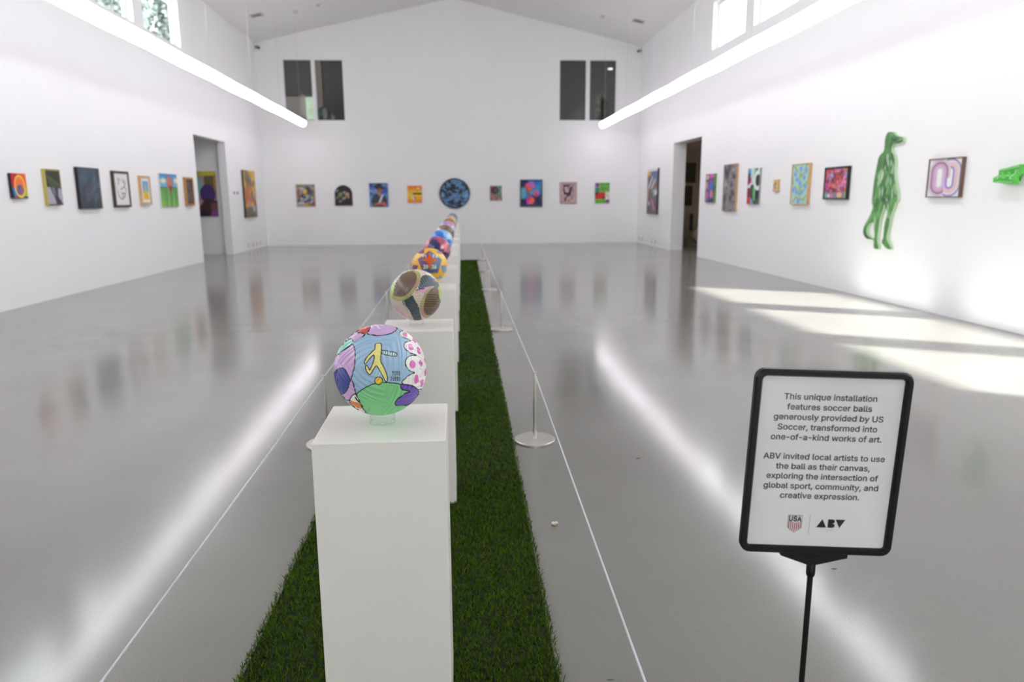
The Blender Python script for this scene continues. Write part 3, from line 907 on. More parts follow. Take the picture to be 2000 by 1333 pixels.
P = Paint(56, 68, (244, 190, 40), 13)
P.vgrad((236, 110, 40), (248, 214, 30), 0, .45); P.vgrad((248, 214, 30), (240, 130, 40), .55, 1); P.rect(0, .45, 1, .55, (250, 220, 20)); P.rect(.35, .43, 1, .53, (40, 36, 40)); P.poly([(.1, .4), (.35, .32), (.38, .5), (.12, .54)], (236, 186, 110)); P.poly([(.25, .7), (.45, .6), (.62, .66), (.45, .9)], (226, 216, 222)); P.poly([(.45, .62), (.62, .64), (.48, .88)], (210, 90, 110)); P.poly([(.66, .14), (.84, .08), (.8, .22), (.68, .26)], (240, 214, 190)); P.line([(.7, .25), (.66, .33)], .05, (226, 100, 40))
picture('far', -1.444, -1.024, 1.224, 1.712, .03, P, 'small orange and yellow painting beside the round one', (230, 130, 50), group=GF)

P = Paint(110, 110, (34, 34, 38), 14)
nz = P.noise(9, 41, 3); nz2 = P.noise(17, 47, 2)
rad = np.hypot(P.X - .5, P.Y - .5)
P.put((nz + .25 * (nz2 - .5) > .44) & (rad < .45), (98, 142, 188)); P.put((nz2 > .6) & (rad < .45), (52, 66, 84), .75)
P.ell(.5, .46, .1, .035, (40, 44, 52)); P.ell(.88, .56, .08, .08, (112, 160, 214)); P.ell(.12, .56, .06, .05, (112, 160, 210)); P.ell(.78, .84, .06, .04, (112, 160, 210)); P.put(rad > .46, (30, 30, 34))
mk = rad < .497
o = canvas_mesh('painting', .906, .89, .035, P, (28, 28, 30), paint_mat('painted_canvas', .55), mask=mk)
o.location = wall_loc('far', -.512, .394, 1.038)
tag(o, 'round black panel covered with light blue cells on the far wall', 'painting', GF)

P = Paint(48, 60, (150, 110, 104), 15)
P.rect(.6, 0, 1, .7, (90, 150, 136)); P.rect(.9, .2, 1, .55, (206, 150, 116)); P.ell(.42, .32, .32, .3, (58, 44, 50)); P.ell(.48, .3, .15, .16, (118, 82, 78)); P.ell(.35, .72, .3, .15, (186, 124, 118)); P.blots(20, [(206, 176, 150), (196, 130, 116), (120, 110, 110)], .04, .09, (.1, .72, .95, .98)); P.rect(0, 0, .1, .5, (120, 100, 120))
picture('far', .987, 1.337, 1.27, 1.702, .03, P, 'small peach edged portrait just right of the round panel', (200, 160, 140), group=GF)

P = Paint(84, 100, (40, 120, 190), 16)
P.rect(0, 0, .35, .3, (34, 40, 90)); P.blots(16, [(70, 150, 200), (50, 130, 200), (30, 100, 190)], .06, .14, (.5, 0, 1, .5), soft=.5); P.ell(.12, .5, .13, .28, (100, 176, 196), soft=.3); P.rect(0, .72, 1, 1, (50, 34, 84)); P.rect(.6, .55, 1, .75, (60, 60, 130)); P.blots(10, [(44, 34, 70), (70, 50, 110), (40, 70, 120)], .05, .1, (.6, .6, 1, .95), rot=1.5)
P.ell(.38, .2, .17, .11, (220, 100, 180)); P.ell(.54, .18, .13, .13, (216, 96, 190)); P.ell(.28, .24, .08, .08, (240, 90, 50)); P.ell(.38, .36, .13, .13, (230, 50, 70)); P.ell(.4, .34, .05, .1, (250, 130, 40), rot=-.5); P.ell(.72, .5, .15, .16, (230, 100, 190)); P.ell(.7, .56, .1, .09, (220, 50, 120)); P.ell(.54, .46, .09, .08, (120, 190, 180)); P.ell(.36, .52, .12, .09, (110, 150, 170)); P.blots(14, [(200, 90, 170), (110, 90, 140), (90, 170, 160)], .03, .05, (.25, .42, .75, .62)); P.ell(.46, .78, .2, .17, (226, 40, 140)); P.ell(.52, .8, .1, .16, (250, 120, 40), rot=.4); P.ell(.36, .86, .08, .1, (220, 80, 200)); P.rect(0, .94, 1, 1, (52, 70, 120))
picture('far', 1.887, 2.547, 1.084, 1.877, .04, P, 'painting of a vivid pink bouquet in a vase on blue', frame=M_FRAME_BLACK, fw=.02, group=GF)

P = Paint(64, 80, (206, 176, 176), 17)
P.blots(18, [(220, 196, 192), (190, 156, 160), (150, 120, 130)], .05, .12, soft=.4); P.rect(.08, .05, .95, .12, (90, 70, 76), .5)
P.poly([(.15, .1), (.6, .1), (.55, .16), (.2, .2), (.28, .45), (.4, .5), (.5, .45), (.62, .2), (.85, .15), (.75, .3), (.68, .6), (.5, .68), (.38, .75), (.3, .95), (.18, .92), (.25, .75), (.4, .62), (.2, .6), (.12, .4)], (58, 50, 60)); P.line([(.8, .3), (.85, .6), (.7, .85)], .05, (110, 84, 96)); P.line([(.4, .88), (.65, .9)], .05, (170, 110, 116))
picture('far', 3.086, 3.581, 1.168, 1.798, .03, P, 'pink framed picture with a bold black brush figure', frame=M_PINKFR, fw=.035, group=GF)

P = Paint(64, 84, (106, 186, 70), 18)
P.rect(0, 0, .3, .24, (170, 110, 176)); P.ell(.17, .12, .1, .08, (90, 44, 90)); P.rect(0, .25, .3, .47, (52, 130, 100)); 
for k in range(26): P.ell(P.r.uniform(.36, .96), P.r.uniform(.05, .42), .05, .018, (54, 84, 44), rot=.9)
P.rect(0, .46, .7, .8, (206, 46, 44)); P.poly([(0, .5), (.25, .46), (.1, .62), (0, .6)], (60, 34, 36)); P.poly([(.7, .66), (.7, .8), (.45, .8)], (70, 30, 34)); P.rect(.7, .45, 1, .82, (222, 216, 208)); P.line([(.74, .55), (.9, .7)], .04, (160, 150, 130)); P.rect(0, .8, .72, 1, (112, 190, 72)); P.rect(.72, .82, 1, 1, (168, 120, 176)); P.ell(.86, .9, .08, .06, (84, 44, 92))
for x in (.15, .36, .58): P.ell(x, .9, .045, .035, (60, 110, 50))
picture('far', 4.139, 4.575, 1.177, 1.78, .03, P, 'green, red and purple block pattern painting, rightmost on the far wall', (110, 160, 90), group=GF)

# right wall
P = Paint(60, 100, (120, 112, 116), 19)
P.rect(0, 0, 1, .06, (224, 220, 214)); P.rect(0, .06, .35, .16, (226, 170, 60)); P.rect(.35, .06, 1, .24, (90, 110, 160)); P.blots(26, [(96, 88, 94), (110, 104, 112), (128, 112, 104)], .08, .16, (0, .2, 1, 1), rot=1.2, soft=.4); P.line([(.15, .42), (.5, .2)], .12, (196, 200, 212)); P.line([(.45, .42), (.75, .25)], .12, (190, 194, 206)); P.line([(.55, .2), (.3, .45)], .03, (190, 90, 120)); P.ell(.8, .42, .14, .05, (180, 116, 60)); P.poly([(.55, .46), (.95, .44), (.85, .58), (.7, .6)], (150, 190, 200)); P.ell(.88, .52, .1, .09, (230, 232, 234)); P.line([(.5, .7), (.75, .88)], .14, (214, 120, 160)); P.rect(0, .45, .14, .75, (220, 150, 100), .8); P.ell(.22, .76, .1, .08, (170, 190, 210)); P.rect(0, .9, 1, 1, (110, 92, 100), .6)
picture('right', 19.51, 20.551, .875, 2.11, .05, P, 'tall grey collage painting between the right doorway and the corner', (36, 32, 30), group=GR)

P = Paint(56, 80, (120, 60, 120), 20)
P.rect(.88, 0, 1, 1, (90, 160, 50)); P.blots(20, [(150, 70, 140), (96, 60, 110), (170, 100, 150)], .06, .14, (0, 0, .85, 1), soft=.4); P.ell(.65, .08, .25, .1, (206, 100, 180)); P.ell(.2, .12, .16, .12, (214, 196, 150)); P.ell(.15, .4, .1, .2, (206, 170, 160)); P.poly([(.45, .2), (.8, .32), (.82, .5), (.5, .62), (.35, .45)], (66, 110, 200)); P.line([(.5, .25), (.4, .6)], .04, (120, 150, 220)); P.ell(.65, .7, .14, .2, (220, 130, 160)); P.line([(.4, .62), (.45, .95)], .1, (60, 90, 190)); P.ell(.2, .75, .1, .25, (206, 116, 156)); P.rect(.3, .88, .9, 1, (40, 60, 110)); P.ell(.12, .96, .15, .06, (90, 150, 60))
picture('right', 15.121, 15.704, 1.217, 1.818, .03, P, 'purple, blue and pink figure painting just right of the right doorway', (90, 130, 60), group=GR)

P = Paint(72, 110, (150, 144, 148), 21)
nz = P.noise(5, 60, 2); st = np.sin((P.X * 1.3 + nz * 2.2) * 60)
P.put(st > .1, (74, 66, 70)); P.put((st < -.75), (196, 190, 194)); P.blots(10, [(62, 54, 58)], .05, .11, al=.75, soft=.5); P.ell(.2, .42, .14, .09, (180, 174, 176), soft=.5, al=.8)
picture('right', 13.934, 14.626, 1.052, 1.969, .04, P, 'tall black and white swirling line panel with a wood edge', (200, 158, 104), group=GR)

P = Paint(72, 88, (46, 46, 44), 22)
P.rect(0, 0, .35, .12, (70, 140, 200)); P.rect(.0, .12, .18, .5, (50, 40, 44)); P.poly([(.18, .0), (.35, 0), (.35, .3), (.22, .3)], (150, 190, 210)); P.rect(.52, 0, .68, .9, (110, 206, 120)); P.rect(.35, 0, .52, .45, (214, 220, 230)); P.line([(.4, .3), (.2, .5), (.05, .5)], .13, (226, 226, 232)); P.poly([(.2, .3), (.35, .24), (.35, .4), (.15, .42)], (206, 50, 140)); P.rect(0, .55, .3, .78, (120, 36, 50)); P.rect(0, .8, .32, 1, (206, 56, 60)); P.poly([(.28, .55), (.45, .55), (.6, .95), (.5, .95)], (70, 70, 84)); P.poly([(.32, .8), (.5, .9), (.6, 1), (.32, 1)], (120, 170, 220)); P.rect(.72, .55, 1, .85, (36, 34, 38)); P.rect(.68, .85, 1, 1, (60, 96, 66)); P.ell(.86, .33, .14, .18, (44, 60, 48)); P.ring(.86, .34, .27, .27, .14, (232, 232, 238)); P.line([(.78, .15), (.9, .02), (1, .0)], .12, (228, 232, 238)); P.rect(.0, .12, .04, .5, (210, 60, 60))
picture('right', 12.852, 13.385, 1.2, 1.843, .03, P, 'bold painting of white loops over black, green and red', (150, 150, 150), group=GR)

P = Paint(40, 44, (226, 190, 130), 23)
P.blots(7, [(70, 110, 130), (60, 60, 66), (110, 160, 170)], .06, .1, (.2, .25, .7, .8), rot=1.1); P.rect(0, .8, .4, 1, (216, 150, 80)); P.line([(.6, .1), (.55, .5)], .07, (70, 62, 60))
picture('right', 12.077, 12.272, 1.42, 1.617, .03, P, 'tiny tan square picture, smallest on the right wall', (206, 164, 110), group=GR)

P = Paint(84, 110, (178, 212, 196), 24)
OL = (150, 172, 92)
for q in ([(.1, .05), (.3, .18)], [(.85, .03), (.7, .16)], [(.5, .15), (.45, .4), (.5, .8)], [(.5, .8), (.2, .55)], [(.5, .62), (.85, .45)], [(.5, .88), (.3, .82), (.1, .96)], [(.5, .86), (.75, .9), (.9, .78)], [(.5, .3), (.75, .2)], [(.02, .35), (.08, .5)], [(.97, .3), (.92, .5)], [(.5, .75), (.75, .65)], [(.45, .25), (.6, .32)]):
    P.line(q, .05, OL)
for x, y in ((.5, .12), (.82, .16), (.18, .24), (.72, .34), (.3, .38), (.5, .48), (.82, .56), (.12, .64), (.32, .7), (.62, .7), (.45, .92)):
    for k in range(6):
        a = k * math.pi / 3 + x * 7
        P.ell(x + .062 * math.cos(a), y + .062 * math.sin(a) / P.asp, .05, .035, (128, 182, 232), rot=a)
    P.ell(x, y, .035, .035, (92, 146, 214)); P.ell(x, y, .012, .012, (190, 130, 150))
picture('right', 10.98, 11.563, 1.205, 1.838, .045, P, 'pale teal panel of light blue flowers with a wood edge', frame=M_WOOD, fw=.012, group=GR)

P = Paint(96, 84, (140, 50, 70), 25)
P.blots(260, [(200, 60, 110), (226, 110, 150), (150, 40, 50), (190, 80, 60), (214, 140, 90), (110, 40, 80), (176, 150, 200), (90, 60, 60), (220, 90, 160), (200, 120, 60)], .015, .04, (0, 0, 1, .78), rot=1.3)
P.blots(14, [(226, 150, 190), (150, 170, 220), (230, 120, 160)], .035, .06, (.1, .05, .95, .6), stretch=1.4, soft=.3); P.rect(0, .79, 1, 1, (130, 128, 140)); P.ell(.08, .88, .05, .06, (110, 180, 180)); P.ell(.2, .9, .05, .05, (230, 226, 214)); P.ell(.33, .9, .07, .06, (220, 110, 180)); P.ell(.68, .88, .12, .07, (236, 176, 140)); P.rect(.9, .8, 1, 1, (150, 170, 130)); P.rect(0, 0, 1, .04, (90, 70, 76))
picture('right', 9.842, 10.488, 1.285, 1.743, .05, P, 'red and pink crowded painting with a grey strip along the bottom', frame=M_FRAME_BLACK, fw=.014, group=GR)

P = Paint(120, 120, (236, 234, 230), 26)
P.put(P.Y > .5, (214, 226, 234), .8)
def racetrack(cx, hx, x_lo, x_hi, bands, cy0=.33, cy1=.67, ymin=0.0, ymax=1.0):
    cy = np.clip(P.Y, cy0, cy1)
    d = np.hypot(P.X - cx, P.Y - cy)
    for r0, c in bands:
        P.put((d < r0) & (P.X >= x_lo) & (P.X <= x_hi) & (P.Y >= ymin) & (P.Y <= ymax), c)
B1_ = [(.335, (190, 200, 230)), (.31, (236, 186, 160)), (.285, (200, 190, 220)), (.265, (140, 130, 190)), (.235, (150, 100, 140)), (.215, (214, 160, 110)), (.19, (186, 170, 200)), (.165, (214, 150, 214)), (.135, (206, 190, 226)), (.105, (190, 176, 170)), (.085, (226, 220, 232)), (.065, (236, 234, 228))]
B2_ = [(.335, (150, 140, 186)), (.305, (160, 120, 160)), (.29, (206, 210, 226)), (.25, (214, 206, 226)), (.225, (236, 190, 170)), (.195, (226, 170, 140)), (.175, (210, 200, 232)), (.14, (150, 160, 200)), (.12, (190, 110, 180)), (.095, (140, 150, 190)), (.07, (232, 234, 236))]
racetrack(.66, 0, 0, 1, B2_); racetrack(.34, 0, 0, 1, B1_, ymax=.5); racetrack(.34, 0, 0, .5, B1_, ymin=.5)
picture('right', 7.548, 8.112, 1.309, 1.738, .045, P, 'square painting of two interlocking pastel rainbow loops in a brown frame', frame=mat('brown_frame_wood', (112, 84, 70), .5, var=.1, scale=20), fw=.01, group=GR)

# the large painting in the room beyond the left doorway
P = Paint(120, 96, (176, 150, 150), 27)
P.rect(.4, 0, 1, .1, (196, 184, 70)); P.rect(.72, 0, 1, .1, (206, 196, 70)); P.rect(.74, .1, .95, .6, (112, 98, 70)); P.rect(.95, .08, 1, .5, (190, 140, 70)); P.rect(.3, .12, .5, .4, (90, 150, 140)); P.ell(.55, .35, .17, .17, (140, 184, 184)); P.ell(.4, .68, .2, .2, (130, 24, 44)); P.ell(.8, .5, .17, .17, (74, 56, 118)); P.ell(.32, .82, .1, .08, (40, 60, 150)); P.poly([(.4, 1), (.75, .6), (1, .65), (1, 1)], (76, 44, 48)); P.poly([(.3, .88), (.75, .85), (.75, 1), (.3, 1)], (50, 36, 60)); P.rect(.85, .7, 1, 1, (120, 76, 84)); P.ell(.95, .98, .12, .1, (140, 80, 150))
picture('far', -6.95, -5.862, .93, 2.02, .04, P, 'large colourful painting of discs seen through the left doorway', (210, 205, 200), loc=(-6.406, 18.558, .93), rz=0.0)

# green reptile figure cut-out
REP = [(8.976, 2.116), (8.901, 2.114), (8.855, 2.09), (8.83, 2.064), (8.744, 2.039), (8.672, 2.033), (8.653, 2.003), (8.668, 1.969), (8.751, 1.957), (8.834, 1.961), (8.883, 1.937), (8.886, 1.895), (8.863, 1.857), (8.816, 1.824), (8.79, 1.769), (8.776, 1.708), (8.781, 1.637), (8.759, 1.539), (8.708, 1.442), (8.66, 1.351), (8.654, 1.291), (8.676, 1.251), (8.705, 1.248), (8.705, 1.2), (8.729, 1.163), (8.757, 1.107), (8.776, 1.027), (8.785, 0.952), (8.805, 0.877), (8.817, 0.814), (8.783, 0.765), (8.726, 0.719), (8.688, 0.682), (8.738, 0.666), (8.806, 0.682), (8.867, 0.716), (8.908, 0.739), (8.913, 0.771), (8.884, 0.797), (8.89, 0.86), (8.889, 0.923), (8.889, 0.986), (8.866, 1.049), (8.845, 1.093), (8.859, 1.136), (8.888, 1.185), (8.925, 1.235), (8.941, 1.197), (8.959, 1.122), (8.989, 1.058), (9.005, 0.995), (9.006, 0.918), (9.017, 0.842), (9.015, 0.778), (8.998, 0.727), (8.968, 0.684), (8.969, 0.659), (9.036, 0.654), (9.079, 0.664), (9.085, 0.703), (9.082, 0.764), (9.172, 0.776), (9.242, 0.772), (9.306, 0.795), (9.355, 0.845), (9.36, 0.904), (9.322, 0.972), (9.262, 1.039), (9.204, 1.118), (9.174, 1.189), (9.213, 1.246), (9.217, 1.297), (9.211, 1.374), (9.208, 1.501), (9.198, 1.577), (9.182, 1.664), (9.165, 1.751), (9.147, 1.825), (9.097, 1.859), (9.046, 1.881), (9.04, 1.942), (9.046, 2.015), (9.034, 2.075), (9.007, 2.109)]
HOLES = [[(9.13, 1.004), (9.205, 0.982), (9.264, 0.934), (9.278, 0.875), (9.239, 0.824), (9.163, 0.793), (9.09, 0.786), (9.084, 0.838), (9.113, 0.927)],
         [(9.068, 1.672), (9.026, 1.664), (9.000, 1.583), (9.034, 1.525), (9.088, 1.455), (9.122, 1.475), (9.108, 1.549), (9.09, 1.631)],
         [(8.772, 1.485), (8.724, 1.462), (8.683, 1.36), (8.704, 1.34), (8.745, 1.39)]]
RY0, RY1, RZ0, RZ1 = 8.63, 9.38, .64, 2.13
P = Paint(190, 376, (84, 140, 76), 28)
def RT(p): return ((RY1 - p[0]) / (RY1 - RY0), (RZ1 - p[1]) / (RZ1 - RZ0))
def chaikin(q):
    out = []
    for i in range(len(q)):
        a, b = q[i], q[(i + 1) % len(q)]
        out += [(a[0] * .75 + b[0] * .25, a[1] * .75 + b[1] * .25), (a[0] * .25 + b[0] * .75, a[1] * .25 + b[1] * .75)]
    return out
mk = P.inside(chaikin(chaikin([RT(p) for p in REP])))
for h in HOLES: mk &= ~P.inside(chaikin([RT(p) for p in h]))
# painted muscles: dark valleys then pale gloss strokes, all in zoomed-sheet coordinates
def ZT(x, y):
    return ((x - 105) / (475 - 105) , (y - 84) / (1278 - 84))
def zl(pts, w, c, al=.8): P.line([ZT(*q) for q in pts], w, c, al)
def ze(x, y, rx, ry, c, rot=0, al=.8, soft=.5): P.ell(*ZT(x, y), rx / 370, ry / 370, c, rot, al, soft)
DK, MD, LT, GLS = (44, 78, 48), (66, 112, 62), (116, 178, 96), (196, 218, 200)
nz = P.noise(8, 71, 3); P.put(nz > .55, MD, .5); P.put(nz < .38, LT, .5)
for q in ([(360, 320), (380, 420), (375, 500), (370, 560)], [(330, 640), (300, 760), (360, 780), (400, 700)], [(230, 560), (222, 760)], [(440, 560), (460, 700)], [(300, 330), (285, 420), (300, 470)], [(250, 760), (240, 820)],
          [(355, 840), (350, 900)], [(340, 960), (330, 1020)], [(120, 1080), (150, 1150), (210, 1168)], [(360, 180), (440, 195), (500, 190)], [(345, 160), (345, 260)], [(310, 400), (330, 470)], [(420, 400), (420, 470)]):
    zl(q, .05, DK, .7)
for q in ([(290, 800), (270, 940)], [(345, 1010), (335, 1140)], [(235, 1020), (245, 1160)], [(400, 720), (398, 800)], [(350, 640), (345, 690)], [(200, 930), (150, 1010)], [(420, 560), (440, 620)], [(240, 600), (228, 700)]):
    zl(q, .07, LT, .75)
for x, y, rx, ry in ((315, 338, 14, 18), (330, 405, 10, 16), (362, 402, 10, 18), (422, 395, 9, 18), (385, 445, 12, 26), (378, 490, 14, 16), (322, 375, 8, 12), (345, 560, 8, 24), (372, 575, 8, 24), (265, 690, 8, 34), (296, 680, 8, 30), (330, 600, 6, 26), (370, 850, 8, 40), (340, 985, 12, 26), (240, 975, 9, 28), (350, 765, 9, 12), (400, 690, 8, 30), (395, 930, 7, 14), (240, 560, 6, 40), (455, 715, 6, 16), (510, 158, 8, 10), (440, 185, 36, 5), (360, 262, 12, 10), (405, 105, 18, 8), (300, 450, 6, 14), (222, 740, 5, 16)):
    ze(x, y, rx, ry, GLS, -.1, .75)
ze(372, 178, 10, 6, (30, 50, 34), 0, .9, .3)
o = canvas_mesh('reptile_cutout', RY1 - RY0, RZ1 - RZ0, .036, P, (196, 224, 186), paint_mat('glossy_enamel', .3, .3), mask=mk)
o.location = (WR - .0015, (RY0 + RY1) / 2, RZ0); o.rotation_euler = (0, 0, WALLS['right'])
tag(o, 'tall glossy green cut-out figure with a reptile head and tail', 'wall sculpture', GR)

# folded green relief with white pitch lines
t = thing('pitch_relief', 'small bright green folded relief with white pitch lines, rightmost artwork', 'wall sculpture', (WR, 6.84, 1.434), WALLS['right'], GR)
NX, NZ = 160, 70
w_, h_ = .275, .185
P = Paint(NX, NZ, (86, 206, 66), 29)
P.put(np.sin(P.X * 18 * 2 * math.pi) > .35, (62, 168, 52))
WHT = (226, 240, 226)
P.line([(.05, .09), (.95, .09), (.95, .91), (.05, .91)], .013, WHT, closed=True); P.line([(.5, .09), (.5, .91)], .012, WHT); P.ring(.5, .5, .075, .075, .011, WHT)
P.line([(.05, .28), (.2, .28), (.2, .72), (.05, .72)], .012, WHT); P.line([(.95, .28), (.8, .28), (.8, .72), (.95, .72)], .012, WHT); P.line([(.05, .4), (.11, .4), (.11, .6), (.05, .6)], .011, WHT); P.line([(.95, .4), (.89, .4), (.89, .6), (.95, .6)], .011, WHT)
zz = np.linspace(0, 1, NZ)
dep = .06 + .05 * np.clip((zz - .44) / .18, 0, 1)
X, D = np.meshgrid(np.linspace(-w_ / 2, w_ / 2, NX), dep)
tx = np.linspace(0, 1, NX)[None, :]
zlo, zhi = .022 * (1 - tx), .143 + .042 * tx
Z = zlo + (zhi - zlo) * (1 - zz)[:, None]
rib = .004 * np.sin(np.linspace(0, 1, NX) * 18 * 2 * math.pi)[None, :]
front = np.stack([X, -(D + rib), Z], -1).reshape(-1, 3)
back = np.stack([X, -(D - .05), Z], -1).reshape(-1, 3)
idx = np.arange(NX * NZ).reshape(NZ, NX); B_ = NX * NZ
q = np.stack([idx[1:, :-1], idx[1:, 1:], idx[:-1, 1:], idx[:-1, :-1]], -1).reshape(-1, 4)
e = np.concatenate([np.stack([idx[0, :-1], idx[0, 1:]], 1), np.stack([idx[1:, -1], idx[:-1, -1]], 1)[::-1], np.stack([idx[-1, 1:], idx[-1, :-1]], 1), np.stack([idx[:-1, 0], idx[1:, 0]], 1)])
side = np.stack([e[:, 0], e[:, 1], e[:, 1] + B_, e[:, 0] + B_], -1)
cols = np.concatenate([P.linear().reshape(-1, 3), np.tile(np.array(lin((80, 200, 70))), (B_, 1))])
grid_mesh('folded_pitch', np.concatenate([front, back]), cols, np.concatenate([q, q[:, ::-1] + B_, side]), paint_mat('glossy_enamel', .3, .3), t)
bm = bmesh.new(); add_box(bm, -.09, .09, -.062, 0, .03, .06); add_box(bm, -.09, .09, -.012, 0, .12, .15)
link_bm('hanging_rail', bm, mat('green_rail', (70, 180, 60), .4), t)

# ---------------------------------------------------------------- turf runner, plinths, stands, balls
SP, Y1, PW, PH = 1.39908, 1.5769, 0.30306, 0.781
XR, XB, SLOPE, ZC, RB = -0.03586, -0.19346, 0.00623, 0.13175, 0.11
NB = 11
M_PLINTH = mat('plinth_paint', (240, 236, 230), .32, var=.012, scale=3, bump=.12, bscale=420)

TY0, TY1 = 0.9, 15.86
def turf_l(y): return -.640 + .0105 * (y - 1.8)
def turf_r(y): return .268 + .0105 * (y - 1.74)
t = thing('turf_runner', 'long strip of dark green artificial turf under the row of plinths', 'turf', (0, 0, 0))
bm = bmesh.new()
add_prism(bm, [(turf_l(TY0) + .012, TY0), (turf_r(TY0) - .012, TY0), (turf_r(TY1) - .012, TY1), (turf_l(TY1) + .012, TY1)], 0.0, .006)
link_bm('backing', bm, mat('turf_backing', (26, 36, 14), .9, var=.2, scale=60), t)
def blades(y0, y1, dens, w, hgt, seed):
    g = np.random.default_rng(seed)
    n = int((y1 - y0) * .91 * dens)
    y = g.uniform(y0, y1, n)
    u = g.random(n)
    x = turf_l(y) + (turf_r(y) - turf_l(y)) * u
    k = np.round((y - Y1 - PW / 2) / SP)
    inside = (np.abs(y - (Y1 + PW / 2 + k * SP)) < PW / 2 - .004) & (np.abs(x - (XR - PW / 2 + SLOPE * SP * k)) < PW / 2 - .004) & (k >= 0) & (k < NB)
    x, y = x[~inside], y[~inside]; n = len(x)
    a = g.uniform(0, 2 * np.pi, n)
    lean = g.uniform(.1, .85, n)
    hh = hgt * g.uniform(.65, 1.1, n)
    d = np.stack([np.cos(a) * lean, np.sin(a) * lean, np.ones(n)], 1); d /= np.linalg.norm(d, axis=1)[:, None]
    s = np.stack([-np.sin(a + g.normal(0, .5, n)), np.cos(a), np.zeros(n)], 1) * (w * g.uniform(.7, 1.3, n))[:, None]
    b = np.stack([x, y, np.full(n, .004)], 1)
    m = b + d * (hh * .6)[:, None]
    tip = b + d * hh[:, None] + np.stack([np.cos(a), np.sin(a), np.full(n, -.6)], 1) * (hh * .22)[:, None]
    co = np.concatenate([b - s * .5, b + s * .5, m + s * .45, m - s * .45, tip])
    ar = np.arange(n)
    f = np.concatenate([np.stack([ar, ar + n, ar + 2 * n], 1), np.stack([ar, ar + 2 * n, ar + 3 * n], 1), np.stack([ar + 3 * n, ar + 2 * n, ar + 4 * n], 1)])
    base = np.array([lin((62, 88, 8)), lin((78, 106, 8)), lin((46, 74, 8)), lin((98, 114, 22)), lin((62, 92, 18))])
    c = base[g.choice(5, n, p=[.34, .26, .24, .05, .11])] * g.uniform(.75, 1.2, (n, 1))
    return co, np.tile(c, (5, 1)), f
cs, ccs, fs, off = [], [], [], 0
for a in ((TY0, 1.7, 9000, .0032, .024, 1), (1.7, 3.2, 30000, .0024, .023, 2), (3.2, 5.0, 17000, .003, .023, 3), (5.0, 9.0, 7000, .005, .023, 4), (9.0, TY1, 3600, .007, .023, 5)):
    co, c, f = blades(*a)
    cs.append(co); ccs.append(c); fs.append(f + off); off += len(co)
gb = grid_mesh('grass_pile', np.concatenate(cs), np.concatenate(ccs), np.concatenate(fs), paint_mat('turf_blades', .75, spec=.06), t)
gb['kind'] = 'stuff'

ORD = ['nearest the camera', 'second in the row', 'third in the row', 'fourth in the row', 'fifth in the row', 'sixth in the row',
       'seventh in the row', 'eighth in the row', 'ninth in the row', 'tenth in the row', 'last and farthest in the row']
def ball_centre(k): return Vector((XB + SLOPE * SP * k, Y1 + PW / 2 + SP * k, PH + ZC))
bm = bmesh.new(); add_box(bm, -PW / 2, PW / 2, -PW / 2, PW / 2, 0, PH - .006, .003, 2)
p0 = link_bm('plinth', bm, M_PLINTH)
bm = bmesh.new()
add_lathe(bm, [(.0315, 0), (.0315, .030), (.0290, .030), (.0290, 0), (.0315, 0)], 48)
r0 = link_bm('acrylic_ring', bm, G_CLEAR, None, True)
BALL_OF = ['light blue ball with a running figure', 'brown and slate marbled ball', 'yellow ball with a purple pentagon', 'navy and pink ball', 'bright blue clouded ball', 'bronze brown ball',
           'lavender and sky blue ball', 'olive gold ball', 'cream and coral ball', 'grey and white ball', 'charcoal ball at the far end']
for k in range(NB):
    c = ball_centre(k)
    p = p0 if k == 0 else p0.copy()
    if k: COL.objects.link(p)
    p.location = (XR - PW / 2 + SLOPE * SP * k, c.y, .006)
    tag(p, 'tall square white plinth under the %s' % BALL_OF[k], 'plinth', 'white plinths in a row on the turf')
    r = r0 if k == 0 else r0.copy()
    if k: COL.objects.link(r)
    r.location = (c.x, c.y, PH)
    r.scale = (1, 1, .87)
    tag(r, 'short clear acrylic ring holding the %s' % BALL_OF[k], 'stand', 'clear acrylic rings under the balls')

